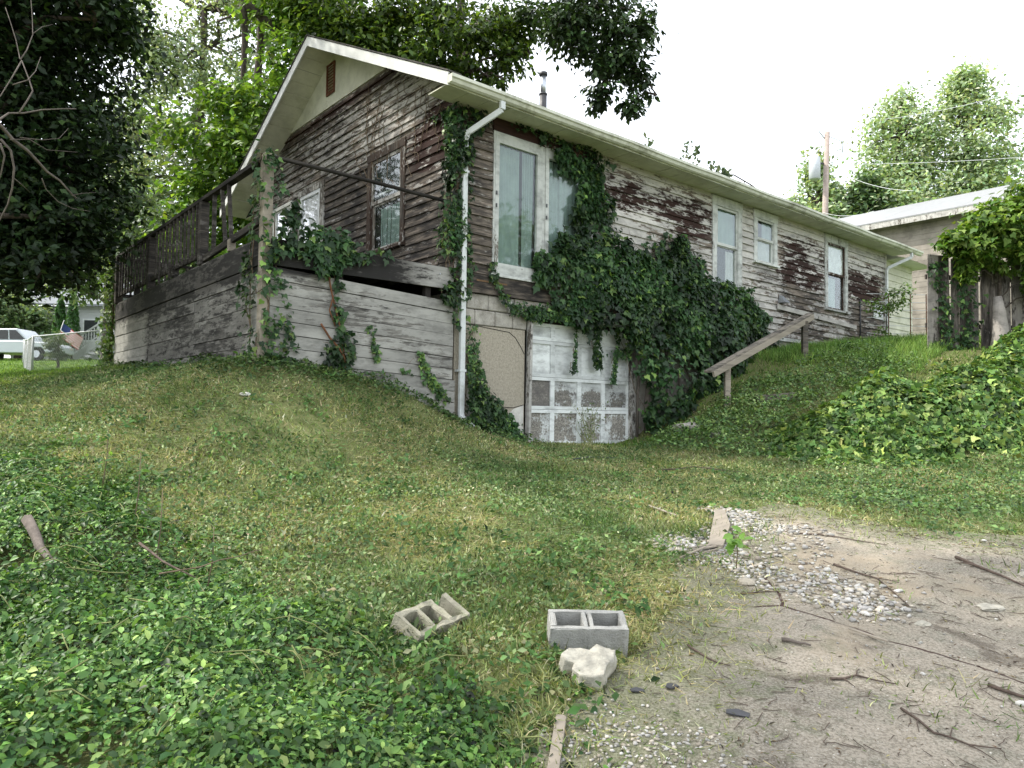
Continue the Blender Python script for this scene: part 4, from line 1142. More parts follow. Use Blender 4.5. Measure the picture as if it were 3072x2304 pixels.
def deck_ivy(name, poly, n, depth, label, face, size=.08, seed=1, edge=.06, stems=6, **k):
    t = ivy_patch(name, poly, n, depth, label, size, plane='L' if face == 'near' else 'G', seed=seed, edge=edge, stems=stems, cat='vine', **k)
    if face == 'near': t.location = (CX - .07 * -ST * 0, CY, 0)
    else: x, y = W(DA - .03, 0); t.location = (x, y, 0)
    return t
deck_ivy('climbing_vine', [(-3.0, 4.9), (-2.75, 4.9), (-2.78, 4.2), (-2.74, 3.7), (-2.70, 3.0), (-2.55, 2.5), (-2.45, 2.0), (-3.0, 2.0)], 330, lambda s, z: .07 + 0 * s, 'vine climbing the near face of the deck corner post', 'near', .075, seed=41, w=(.3, .35, .25, .1))
deck_ivy('climbing_vine', [(-.05, 4.9), (.16, 4.8), (.18, 4.1), (.28, 3.6), (.62, 3.2), (.30, 2.8), (.35, 2.2), (.3, 2.0), (-.06, 2.0)], 260, lambda s, z: .07 + 0 * s, 'vine on the outer face of the deck corner post', 'outer', .075, seed=42, w=(.25, .35, .28, .12))
deck_ivy('climbing_vine', [(-2.85, 3.85), (-2.6, 4.15), (-2.2, 3.95), (-1.75, 3.85), (-1.2, 3.77), (-1.25, 3.70), (-1.8, 3.6), (-1.95, 3.35), (-2.35, 3.4), (-2.5, 3.55), (-2.85, 3.55)], 520, lambda s, z: .12 + 0 * s, 'bushy vine heaped over the deck edge below the windows', 'near', .095, seed=43, edge=.07)
deck_ivy('climbing_vine', [(-2.15, 3.4), (-1.95, 3.45), (-1.85, 3.0), (-1.9, 2.75), (-1.70, 2.6), (-1.72, 2.2), (-1.8, 2.0), (-2.15, 2.0), (-2.2, 2.4), (-2.0, 2.6), (-2.05, 3.0)], 200, lambda s, z: .06 + 0 * s, 'vine with red-brown stems trailing down the deck boards', 'near', .09, seed=44, edge=.04)
deck_ivy('climbing_vine', [(-1.50, 2.75), (-1.40, 2.75), (-1.32, 2.3), (-1.42, 2.2)], 60, lambda s, z: .03 + 0 * s, 'faint green runner in the middle of the deck boards', 'near', .06, seed=45, edge=.03, w=(.1, .3, .4, .2))
deck_ivy('climbing_vine', [(-.70, 2.45), (-.62, 2.45), (-.45, 2.15), (-.2, 1.85), (-.12, 1.75), (-.2, 1.7), (-.5, 1.98), (-.95, 2.2), (-.95, 2.14), (-.65, 2.18)], 210, lambda s, z: .04 + 0 * s, 'bright green runner near the downspout end of the deck boards', 'near', .07, seed=46, edge=.03, w=(.0, .3, .4, .3))
# red-brown dead stems
mb = MB()
mb.tube([(-2.12, -.09, 3.45), (-2.08, -.10, 3.2), (-2.02, -.09, 3.0), (-1.95, -.10, 2.75), (-1.90, -.09, 2.5), (-1.86, -.10, 2.3)], .012, 6); mb.tube([(-2.20, -.09, 2.72), (-2.08, -.10, 2.55), (-1.95, -.11, 2.42), (-1.86, -.10, 2.3), (-1.84, -.1, 2.0)], .014, 6); mb.tube([(-2.04, -.1, 3.1), (-2.1, -.12, 2.9), (-2.0, -.1, 2.7)], .01, 5)
o = mb.build('dead_vine_stem', mat_simple('orange_stem', (.15, .065, .03), .9, .4, 20), None); o.location = (CX, CY, 0); o.rotation_euler = (0, 0, TH)
tag(o, 'orange-brown dead vine stems on the near side of the deck', 'dead vine')
# little shoots standing in the gutter
rng = np.random.default_rng(77)
P = []; 
for a, h, n in ((3.75, .22, 14), (4.75, .42, 26), (5.05, .35, 22), (5.6, .2, 16), (5.95, .16, 30), (6.1, .12, 24)):
    t_ = rng.uniform(0, 1, n); P.append(np.stack([a + rng.normal(0, .07, n) + .25 * t_ * h, -.62 + rng.normal(0, .03, n), 6.33 + t_ * h], 1))
P = np.concatenate(P); n = len(P)
me = leaf_mesh('gutter_weeds', P, np.tile((-.5, -.6, .3), (n, 1)), rng.uniform(.08, .14, n), 'oval', palette(n, [(.06, .10, .04), (.10, .13, .06)], None, .2, rng), down=(.3, 0, .9), jit=.6, rng=rng)
o = link('gutter_weeds', me, M['ivy'], label='weeds sprouting from the long gutter', cat='weeds', kind='stuff'); o.location = (CX, CY, 0); o.rotation_euler = (0, 0, TH)
mb = MB(); mb.tube([(5.9, -.6, 6.36), (6.5, -.55, 6.50), (7.2, -.5, 6.46), (7.75, -.5, 6.36)], .014, 5); mb.tube([(6.9, -.52, 6.48), (7.0, -.5, 6.38)], .008, 4); mb.tube([(7.2, -.5, 6.46), (7.3, -.5, 6.36)], .008, 4)
o = mb.build('fallen_branch', M['twig'], None); o.location = (CX, CY, 0); o.rotation_euler = (0, 0, TH); tag(o, 'bare branch lying along the roof edge above the gutter', 'branch')

# ================================================================== TREES
G_DARK = [(.012, .026, .009), (.020, .042, .013), (.04, .075, .018)]
G_MID = [(.10, .16, .08), (.15, .22, .11), (.21, .28, .14)]
G_GREY = [(.14, .20, .11), (.21, .28, .16), (.31, .38, .25)]
G_BRIGHT = [(.08, .165, .025), (.13, .245, .035), (.21, .33, .055)]
tree('shade_tree', (-12.0, 11.5), (-11, 11, 10), [
    (-8.3, 12, 4.9, 1.5, 1.5, 1.1), (-7.5, 12.2, 5.6, 1.0, 1.3, 1.0), (-8.9, 11.6, 4.1, 1.3, 1.3, .6), (-7.7, 11.8, 4.0, .75, 1.1, .5), (-7.2, 11.8, 4.7, .6, 1, .6), (-8.2, 11.6, 6.6, 1.4, 1.4, 1.1), (-7.9, 11.5, 8.0, 1.5, 1.6, 1.1), (-7.0, 11.4, 8.4, 1.0, 1.2, .9), (-6.6, 11.2, 7.7, .7, .9, .4),
    (-9.6, 12, 5.5, 2.2, 2, 1.6, 1.2), (-9.6, 12, 8.2, 2.4, 2.2, 1.8, 1.2), (-9.2, 12.5, 4.6, 1.8, 1.5, 1.2, 1.4), (-8.6, 13.0, 5.2, 1.5, 1.2, 1.7, 1.5), (-8.4, 12.8, 7.4, 1.6, 1.2, 1.6, 1.5), (-10.5, 10.5, 4.6, 1.8, 1.8, 1.3), (-11, 11.5, 11, 3, 3, 2), (-8.5, 13.5, 12.0, 2.6, 2.2, 1.5), (-10.5, 15, 12.5, 2.8, 2.4, 1.6), (-7.5, 16.0, 12.6, 1.8, 1.6, 1.0), (-8.5, 10.5, 11, 2.4, 2.4, 1.4), (-9.6, 9.3, 8.6, 1.4, 1.3, 1.0)],
    95000, .15, G_DARK, (.5, .36, .14), 'leaf_dark', 'dark spreading shade tree whose boughs hang over the left lawn', r0=.4, seed=11, sub=45, spread=.22, hollow=.05, twigs=.6, jit=.7)
tree('leafy_tree', (-7.8, 21.0), (-7.4, 20.5, 13.5), [
    (-8.0, 19, 7.2, 1.1, 1.1, 1.0), (-6.9, 19, 6.9, .9, 1, .8), (-8.9, 19, 6.0, .6, .8, .5), (-7.6, 18.8, 5.6, .9, .8, .6), (-7.2, 19, 8.4, 1.2, 1.1, .8), (-8.6, 19, 8.9, .9, 1, .55), (-6.5, 19, 9.6, 1.0, 1, .8), (-7.6, 19.5, 9.9, .9, 1, .6), (-6.4, 19.2, 8.0, .8, .9, .7), (-6.0, 19.2, 10.9, 1.0, 1, .8), (-5.0, 19.6, 12.0, 1.3, 1, .9), (-3.7, 19.8, 11.6, 1.1, 1, .7), (-6.3, 20, 12.9, 1.6, 1, .8), (-8.2, 19, 4.9, .5, .6, .4), (-7.0, 19, 4.7, .7, .7, .5)],
    14000, .23, G_BRIGHT, (.4, .38, .22), 'leaf', 'bright yellow-green leafy tree rising behind the deck railing', r0=.2, seed=12, sub=16, spread=.24, hollow=.1, twigs=1.0, down=(0, 0, -.5), jit=.55)
mb = MB(); o_ = Vector((-7.8, 21.0, gz(-7.8, 21.0)))
limb_t = MB()
limb_t.tube([(-8.6, 20, 14.2), (-7.55, 20, 12.91), (-7.02, 20.0, 12.53), (-6.59, 20.0, 12.06), (-6.07, 20.0, 11.69), (-5.2, 20.0, 11.1), (-4.2, 20.3, 10.2)], [.15, .14, .12, .10, .09, .07, .05], 8)
limb_t.tube([(-7.75, 20, 13.2), (-7.65, 20, 12.52), (-7.62, 20.0, 11.95), (-7.64, 20.0, 11.0), (-7.7, 20, 9.5)], [.11, .10, .09, .07, .04], 7)
lt = bpy.data.objects['leafy_tree']
for v in range(len(limb_t.v)): p = limb_t.v[v]; limb_t.v[v] = (p[0] - lt.location.x, p[1] - lt.location.y, p[2] - lt.location.z)
limb_t.build('limb', M['bark'], lt)
# taller greyish trees further back
def random_clumps(seed, x0, x1, y0, y1, z0, z1, n, r0, r1):
    r = np.random.default_rng(seed); out = []
    for i in range(n):
        q = r.uniform(r0, r1); out.append((r.uniform(x0, x1), r.uniform(y0, y1), r.uniform(z0, z1), q, q, q * .8))
    return out
tree('backdrop_tree', (-13.8, 31), (-13.6, 31, 19), random_clumps(5, -17.5, -10.5, 29, 33, 8.5, 20.5, 44, 1.0, 1.9), 24000, .23, G_GREY, (.35, .4, .25), 'leaf', 'tall grey-green tree far behind the deck', r0=.28, seed=13, sub=30, spread=.22, hollow=.1, twigs=1)
tree('backdrop_tree', (-8.5, 33), (-8.5, 33, 19), random_clumps(6, -12, -5, 31, 35, 8.5, 20, 32, 1.0, 1.9), 16000, .23, G_GREY, (.4, .4, .2), 'leaf', 'tall thin grey-green tree rising behind the roof peak', r0=.22, seed=14, sub=30, spread=.22, hollow=.1, twigs=1)
tree('backdrop_tree', (-19.0, 34), (-19, 34, 15), random_clumps(7, -22, -16, 32, 36, 6.8, 16, 28, 1.1, 2.0), 16000, .28, G_MID, (.4, .4, .2), 'leaf', 'mid green tree between the shade tree and the deck', r0=.3, seed=15, sub=30, spread=.2, hollow=.1, twigs=1)
tree('understorey_tree', (-12.6, 25.5), (-12.6, 25.5, 7), [(-13.3, 25.5, 6.9, 1.5, 1.2, 1.0), (-11.6, 25, 7.6, 1.5, 1.2, 1.0), (-10.2, 25, 6.6, 1.3, 1, .9), (-12.4, 25.5, 5.6, 1.0, 1, .5), (-9.3, 24.5, 5.3, 1.0, 1, .7), (-8.2, 24.5, 5.4, .9, 1, .8), (-14.2, 26, 8.8, 1.3, 1, 1)], 15000, .2, [(.08, .13, .07), (.13, .19, .10)], None, 'leaf', 'pale green small tree seen through the deck balusters', r0=.12, seed=16, sub=24, spread=.2, hollow=.1)
# overhanging tree behind the house
tree('overhanging_tree', (-3.2, 24.5), (-1.5, 22.5, 13.5), [
    (-4.2, 19, 11.3, 1.2, 1.2, .75), (-2.9, 19, 10.9, 1.0, 1.2, .75), (-3.4, 19, 12.2, 1.4, 1.3, .8), (-1.9, 19, 11.4, 1.0, 1, .8), (-2.0, 19, 10.5, .6, .8, .45), (-.9, 19, 11.7, 1.0, 1, .7), (-.3, 19, 11.1, .75, .8, .5), (-.8, 18.8, 10.5, .3, .5, .35), (-.35, 18.8, 10.35, .25, .5, .25), (-2.2, 19.3, 12.6, 1.4, 1, .6), (-.3, 19.3, 12.5, 1.2, 1, .5), (-1.5, 18.8, 10.3, .35, .5, .25), (.1, 19, 11.7, .7, .8, .5), (-1.2, 18.9, 10.6, .6, .6, .3), (.35, 18.9, 11.1, .4, .5, .3), (-4.8, 19, 11.9, 1.1, 1, .7), (-5.6, 19.2, 12.6, 1.1, 1, .6)],
    12000, .19, [(.035, .07, .014), (.075, .13, .022), (.14, .22, .036)], (.4, .38, .22), 'leaf', 'leafy boughs hanging over the roof ridge at the top of the picture', from_top=True, r0=.32, seed=17, sub=20, spread=.22, hollow=.05, down=(0, 0, -1.4), jit=.5, twigs=1.2)
tree('overhanging_tree', (-2.6, 25.5), (-1.7, 22.5, 15.8), [
    (.4, 18.6, 11.9, .6, .6, .4), (1.0, 17.6, 11.3, .5, .6, .35),
    (1.3, 17, 10.9, .9, .9, .55), (2.5, 17, 10.7, .8, .9, .55), (1.6, 17, 10.3, .6, .7, .4), (2.5, 17, 10.0, .65, .7, .45), (2.1, 17, 9.5, .5, .6, .38), (2.9, 17, 9.7, .4, .5, .4), (1.95, 17, 9.1, .28, .4, .28), (2.75, 17, 9.0, .25, .4, .4), (3.1, 17, 10.9, .35, .5, .3), (3.35, 17, 9.2, .18, .2, .06), (1.8, 17.2, 11.6, 1.3, 1, .5)],
    6500, .18, [(.02, .04, .014), (.035, .07, .022), (.06, .11, .03)], (.45, .38, .17), 'leaf_dark', 'dark drooping bough against the white sky right of the flue', from_top=True, r0=.25, seed=18, sub=18, spread=.25, hollow=.05, down=(0, 0, -1.4), jit=.5, twigs=1.2)
# right-hand background trees
def feather(cx, cy, z0, z1, r, seed, n=26, lean=0.0):
    n = n * 3
    g = np.random.default_rng(seed); out = []
    for i in range(n):
        t = g.uniform(0, 1) ** .8; z = z0 + (z1 - z0) * t
        rad = r * (1 - t) ** .7 * (.75 + .35 * math.sin(t * 14 + seed)); an = g.uniform(0, 6.28); q = r * .19 * (1.2 - .7 * t)
        out.append((cx + lean * t + rad * .75 * math.cos(an), cy + rad * .75 * math.sin(an), z, q * 1.15, q * 1.15, q * .62))
    out.append((cx + lean, cy, z1, .5, .5, .9)); return out
G_FAR_HAZED = [(.22, .32, .18), (.31, .41, .24), (.42, .52, .32)]  # leaf colours paled in place of distance haze and lens flare
tree('feathery_tree', (25.3, 48), (25.8, 48, 22.5), feather(25.1, 48, 10.5, 23.4, 6.4, 3, lean=.9), 19000, .32, G_FAR_HAZED, (.35, .4, .25), 'leaf', 'feathery green tree left of the tallest one on the right skyline', r0=.3, seed=21, sub=7, spread=.85, hollow=.0, twigs=.5)
tree('feathery_tree', (30.0, 47), (29.6, 47, 23), feather(30.4, 47, 10.5, 24.3, 6.8, 4, n=30, lean=-.8), 22000, .32, G_FAR_HAZED, (.35, .4, .25), 'leaf', 'tallest feathery tree at the right edge of the skyline', r0=.3, seed=22, sub=7, spread=.85, hollow=.0, twigs=.5)
tree('feathery_tree', (19.3, 46), (19.4, 46, 17), feather(19.3, 46, 10.5, 18.0, 3.6, 5, n=20), 8000, .36, G_FAR_HAZED, (.35, .4, .25), 'leaf', 'low feathery tree behind the utility pole', r0=.2, seed=23, sub=7, spread=.85, hollow=.0, twigs=.5)
tree('feathery_tree', (22.2, 45), (22.2, 45, 15), feather(22.2, 45, 10, 16.5, 4.4, 6, n=20), 10000, .36, [(.07, .13, .05), (.11, .18, .07)], None, 'leaf', 'bushy tree just above the neighbouring garage roof', r0=.2, seed=24, sub=7, spread=.85, hollow=.0, twigs=.5)
# tall tree beside the photographer, out of frame, that dapples the foreground
tree('yard_tree', (-9.5, 2.5), (-8.8, 3.2, 11), [(-8, 4.5, 12.5, 3, 2.6, 1.6), (-6, 3, 13.5, 2.4, 2.2, 1.4), (-5.5, 6.0, 13.5, 2.2, 1.8, 1.2), (-4.0, 3.8, 14.5, 2.0, 1.8, 1.1), (-3.0, 6.0, 15.0, 1.7, 1.5, 1.0)], 6500, .30, G_MID, None, 'leaf', 'tall yard tree standing left of the view and shading the foreground lawn', r0=.35, seed=25, sub=40, spread=.16, hollow=.1)

tree('side_tree', (-15.5, 18), (-15.3, 18, 9), [(-15.5, 18, 6.5, 2.6, 2.4, 2.0), (-15.8, 18.5, 9.2, 2.4, 2.4, 1.8), (-14.8, 17.0, 4.8, 1.4, 1.6, 1.0)], 9000, .26, G_DARK, None, 'leaf_dark', 'dark tree just outside the left edge, mirrored in the gable window', r0=.25, seed=33, sub=30, spread=.22, hollow=.1)
tree('side_tree', (15.5, 8), (15.3, 8, 8), [(15.5, 8, 5.5, 2.6, 2.6, 2.0), (15, 8.5, 8.0, 2.2, 2.2, 1.6), (14.5, 6.5, 4.2, 1.4, 1.6, 1.0), (16, 4.5, 5.5, 2, 2, 1.8)], 9000, .22, G_MID, None, 'leaf', 'leafy tree just outside the right edge, mirrored in the glazed doors', r0=.25, seed=34, sub=30, spread=.22, hollow=.1)
# bare grey branches in front of the dark tree
z0 = gz(-6.6, 7.2)
t = empty('dead_sapling', (-6.6, 7.2, z0), label='bare pale grey branches reaching in front of the dark tree at the left edge', cat='dead tree')
def rel(pts): return [(p[0] + 6.6, p[1] - 7.2, p[2] - z0) for p in pts]
MB().tube(rel([(-6.6, 7.2, z0 - .1), (-6.4, 7.2, 2.8), (-5.9, 7.15, 3.9), (-5.45, 7.15, 4.38), (-5.29, 7.2, 4.51)]), [.08, .07, .06, .05, .045], 8).build('trunk', M['pale_bark'], t)
BR = [([(-5.29, 7.2, 4.51), (-5.27, 7.33, 4.47), (-5.22, 7.45, 4.37), (-5.15, 7.58, 4.3), (-5.12, 7.7, 4.23), (-5.1, 7.83, 4.16), (-5.03, 7.95, 4.1), (-4.96, 8.07, 3.98), (-4.99, 8.2, 3.98)], .036),
 ([(-5.33, 7.3, 4.46), (-5.34, 7.42, 4.57), (-5.33, 7.53, 4.68), (-5.26, 7.65, 4.73), (-5.14, 7.77, 4.82), (-4.96, 7.88, 4.88), (-4.91, 8.0, 4.93)], .022),
 ([(-5.13, 7.4, 4.63), (-5.1, 7.47, 4.79), (-5.1, 7.55, 4.93), (-5.19, 7.62, 5.08), (-5.33, 7.7, 5.32), (-5.41, 7.78, 5.39), (-5.51, 7.85, 5.63), (-5.63, 7.92, 5.87), (-5.75, 8.0, 6.08)], .016),
 ([(-5.21, 7.5, 5.24), (-5.23, 7.62, 5.4), (-5.26, 7.75, 5.64), (-5.36, 7.88, 5.89), (-5.47, 8.0, 6.21)], .013),
 ([(-5.23, 7.7, 5.62), (-5.23, 7.85, 5.78), (-5.21, 8.0, 5.89)], .008), ([(-5.28, 7.5, 4.97), (-5.24, 7.67, 5.1), (-5.27, 7.83, 5.27), (-5.33, 8.0, 5.52)], .012),
 ([(-5.1, 7.5, 5.03), (-5.28, 7.5, 4.97)], .012), ([(-5.2, 7.5, 5.22), (-5.21, 7.4, 5.02), (-5.26, 7.3, 4.76), (-5.3, 7.2, 4.66)], .014),
 ([(-5.21, 7.4, 4.35), (-5.15, 7.6, 4.43), (-5.09, 7.8, 4.39), (-4.88, 8.0, 4.44)], .010), ([(-5.18, 7.5, 4.41), (-5.06, 7.67, 4.45), (-4.98, 7.83, 4.53), (-4.99, 8.0, 4.71)], .008),
 ([(-5.17, 7.2, 4.28), (-5.11, 7.27, 4.19), (-5.11, 7.33, 4.03), (-5.17, 7.4, 3.84), (-5.26, 7.47, 3.69), (-5.38, 7.53, 3.54), (-5.5, 7.6, 3.42)], .022),
 ([(-5.1, 7.1, 4.2), (-5.1, 7.17, 4.1), (-5.17, 7.23, 3.94), (-5.26, 7.3, 3.81)], .022), ([(-5.0, 7.6, 4.01), (-5.05, 7.75, 3.94), (-5.01, 7.9, 3.85), (-4.94, 8.05, 3.82), (-4.83, 8.2, 3.83)], .011),
 ([(-5.16, 7.4, 3.95), (-5.14, 7.5, 3.91), (-5.12, 7.6, 3.86)], .008), ([(-4.92, 8.0, 3.95), (-4.91, 8.15, 4.02), (-4.83, 8.3, 4.08)], .007)]
for pts, r_ in BR:
    n = len(pts); MB().tube(rel(pts), [.55 * r_ * (1 - .6 * i / (n - 1)) for i in range(n)], 6).build('branch', M['pale_bark'], t)

# ================================================================== GROUND COVER
VINEBED = [(-4.9, 6.9), (-3.94, 6.52), (-3.04, 5.98), (-2.13, 5.02), (-1.53, 4.48), (-1.01, 4.02), (-.65, 3.72), (-.44, 3.54), (.01, 3.44), (.15, 3.2), (.05, 2.95), (.05, 1.5), (-6, .5), (-10, 4), (-8, 7.2)]
MOUND = [(3.75, 10.55), (4.2, 10.05), (5.6, 9.75), (7.2, 9.8), (9.5, 9.4), (13, 10.5), (13, 13.5), (9.4, 13.5), (8.3, 12.9), (7.1, 12.4), (5.7, 11.9), (4.4, 11.4)]
def bed_h(X, Y):
    d = sdist(X, Y, VINEBED)
    return np.clip(d / .9, 0, 1) ** .7 * (.14 + .10 * snoise(X, Y, 2.9, 50) + .05 * snoise(X, Y, 7.5, 51))
def mound_h(X, Y):
    d = sdist(X, Y, MOUND)
    return np.clip(d / .8, 0, 1) ** .6 * (.52 + .24 * snoise(X, Y, 1.5, 52) + .13 * snoise(X, Y, 3.6, 53) + .10 * np.clip(X - 6, 0, 3)) * np.clip(1.25 - (Y - 10.5) * .16, .45, 1.2)
def mixsize(rng, n): return np.where(rng.uniform(0, 1, n) < .22, rng.uniform(1.0, 1.55, n), rng.uniform(.4, 1.0, n))
def scatter_bed(name, poly, n, hf, size, kind, cols, w, label, seed, cat='ground cover', edge=.25, yfade=True, mat='ivy', xr=None, jit=.5, layer=(.25, 1.0), tone=.3, dens=None):
    rng = np.random.default_rng(seed)
    P_ = np.array(poly); lo, hi = P_.min(0), P_.max(0)
    if xr: lo = np.maximum(lo, xr[0]); hi = np.minimum(hi, xr[1])
    X = []; Y = []; got = 0
    while got < n:
        x = rng.uniform(lo[0] - .3, hi[0] + .3, n); y = rng.uniform(lo[1] - .3, hi[1] + .3, n)
        ok = (np.abs(x) < .80 * y + .5) & (y > 2.2)
        if yfade: ok &= rng.uniform(0, 1, n) < np.clip(3.5 / y, .25, 1)
        x, y = x[ok], y[ok]
        d = sdist(x, y, poly) + edge * snoise(x, y, 3.5, seed) + edge * .6 * rng.normal(0, 1, len(x))
        ok = d > 0; X.append(x[ok]); Y.append(y[ok]); got += ok.sum()
    X = np.concatenate(X)[:n]; Y = np.concatenate(Y)[:n]
    h = np.maximum(hf(X, Y), .015); e = .06
    gxx = (hf(X + e, Y) - hf(X, Y)) / e; gyy = (hf(X, Y + e) - hf(X, Y)) / e
    if dens is not None:
        ok = rng.uniform(0, 1, n) < dens(X, Y); X, Y, h, gxx, gyy = X[ok], Y[ok], h[ok], gxx[ok], gyy[ok]; n = len(X)
    Z = gh(X, Y) + h * rng.uniform(*layer, n) ** .5 + .01
    N = np.stack([-gxx * .9, -gyy * .9 - .25, np.ones(n)], 1)
    col = palette(n, cols, w, .32, rng) * np.clip(1 + tone * snoise(X, Y, 2.2, seed + 5)[:, None] * np.array([.9, .7, 1.0]), .4, 1.8)
    me = leaf_mesh(name, np.stack([X, Y, Z], 1), N, size * mixsize(rng, n), kind, np.clip(col, .005, .7), down=(0, -.35, .1), jit=jit, rng=rng)
    return link(name, me, M[mat], label=label, cat=cat, kind='stuff')
scatter_bed('vine_bed', VINEBED, 105000, bed_h, .038, 'oval6', [(.035, .085, .024), (.07, .15, .038), (.125, .23, .055), (.22, .33, .085)], (.26, .38, .26, .10), 'low leafy vines covering the ground at the lower left', 61, edge=.32, tone=.5, dens=lambda x, y: np.clip(.75 + .7 * snoise(x, y, 4.2, 58), .12, 1))
scatter_bed('weed_mound', MOUND, 52000, mound_h, .085, 'ivy', [(.045, .10, .025), (.09, .17, .04), (.16, .25, .06), (.27, .35, .09)], (.3, .38, .22, .1), 'high mound of leafy vines and weeds on the right bank', 62, edge=.3, layer=(.1, 1.0))
scatter_bed('bank_weeds', [(2.2, 11.6), (3.2, 10.6), (4.2, 11.4), (5.6, 12.3), (7, 13.3), (7.8, 14.3), (7.2, 15.5), (5.4, 13.8), (3.6, 13.6), (2.4, 12.6)], 13000, lambda x, y: .15 + .10 * snoise(x, y, 4, 9), .065, 'oval', [(.06, .125, .035), (.11, .19, .055), (.18, .27, .08)], None, 'leafy weeds on the bank around the step handrail', 63)
scatter_bed('driveway_edge_weeds', [(3.4, 7.2), (4.2, 7.0), (6, 6.9), (8, 6.5), (9, 8), (7, 9.3), (5, 9.3), (3.6, 8.6)], 9000, lambda x, y: .05 + .03 * snoise(x, y, 4, 12), .05, 'oval', [(.06, .12, .04), (.10, .18, .055), (.16, .24, .08)], None, 'clover and creeping weeds beyond the driveway edge', 64, edge=.5)
dk = [W(a, b) for a, b in ((-3.3, .3), (-3.25, -.35), (-2.4, -.45), (-1.5, -.42), (-.9, -.35), (.1, -.5), (1.3, -.45), (1.3, -.1), (-3, -.05), (-3, .3))]
scatter_bed('deck_foot_weeds', dk, 3000, lambda x, y: .10 + .06 * snoise(x, y, 5, 14), .06, 'oval', [(.04, .085, .025), (.07, .13, .04), (.11, .17, .05)], None, 'dark weeds along the foot of the deck boards', 65, edge=.14)
dk2 = [W(a, b) for a, b in ((-3.0, .1), (-3.0, 8.2), (-3.25, 8.2), (-3.3, .1))]
scatter_bed('deck_side_weeds', dk2, 1500, lambda x, y: .08 + .05 * snoise(x, y, 5, 15), .06, 'oval', [(.04, .08, .025), (.08, .13, .04)], None, 'weeds under the long left side of the deck', 66, edge=.12)
lv = [(-8.9, 15.0), (-8.2, 14.9), (-8.3, 15.9), (-9.2, 15.9)]
rng = np.random.default_rng(71); n = 900
P = np.stack([rng.normal(-8.50, .09, n), rng.normal(15.3, .15, n), 2.4 + 2.6 * rng.uniform(0, 1, n) ** 1.2], 1)
t = empty('climbing_shrub', (-8.5, 15.3, gz(-8.5, 15.3)), label='leafy vine column at the far left end of the deck', cat='vine')
me = leaf_mesh('leaves', P - np.array(t.location), np.tile((-.4, -.7, .5), (n, 1)), rng.uniform(.05, .12, n), 'ivy', palette(n, [(.06, .12, .03), (.10, .18, .045), (.16, .24, .06)], None, .2, rng), down=(0, 0, -1), jit=.6, rng=rng)
link('leaves', me, M['leaf'], t, kind='stuff')
MB().tube([(0, 0, -.1), (.05, 0, 1.2), (0, .05, 2.4)], [.03, .025, .01], 5).build('stem', M['stem'], t)

# lobed leaves, trailing runners and grass stems that break up the vine bed
rng = np.random.default_rng(205); mb = MB(); cnt = 0
while cnt < 90:
    y = rng.uniform(2.7, 6.3); x = rng.uniform(-.72 * y, .3)
    if sdist(np.array([x]), np.array([y]), VINEBED)[0] < -.25: continue
    cnt += 1; an = rng.uniform(0, 6.28); L = rng.uniform(.2, .7); pts = []; ph = rng.uniform(0, 3)
    for q in range(7):
        h = max(.03, float(bed_h(np.array([x]), np.array([y]))[0])); pts.append((x, y, gz(x, y) + h * .9 + .05 * math.sin(ph + q * .8))); an += rng.normal(0, .3); x += math.cos(an) * L / 6; y += math.sin(an) * L / 6
    mb.tube(pts, [.0035, .0033, .003, .0027, .0023, .0018, .001], 4, cap=False)
mb.build('trailing_runners', mat_simple('runner_stem', (.17, .19, .07), .8, .4, 12), label='thin trailing runners among the left vines', cat='vine stems', kind='stuff')
# broadleaf weeds in rosettes through the lawn
rng = np.random.default_rng(206); C_ = []
while len(C_) < 330:
    y = rng.uniform(3.2, 11); x = rng.uniform(-.78 * y, .7 * y)
    a, b = to_ab(np.array([x]), np.array([y]))
    if (a[0] > -3.2 and b[0] > -.2) or drive_d(np.array([x]), np.array([y]))[0] > .15: continue
    C_.append((x, y))
C_ = np.array(C_); k_ = rng.integers(0, len(C_), 8500); rad = rng.uniform(.04, .16, len(C_))[k_]
X = C_[k_, 0] + rng.normal(0, 1, 8500) * rad; Y = C_[k_, 1] + rng.normal(0, 1, 8500) * rad
P = np.stack([X, Y, gh(X, Y) + rng.uniform(.01, .075, 8500)], 1)
tone_ = np.clip(1 + .3 * rng.normal(0, 1, len(C_)), .5, 1.6)[k_][:, None]
me = leaf_mesh('broadleaf_weeds', P, np.tile((0, -.3, 1.), (8500, 1)), rng.uniform(.03, .075, 8500), 'oval', palette(8500, [(.045, .105, .03), (.08, .16, .045), (.13, .21, .07)], None, .2, rng) * tone_, jit=.5, rng=rng)
link('broadleaf_weeds', me, M['grass'], label='dark clumps of broadleaf weeds through the lawn', cat='weeds', kind='stuff')

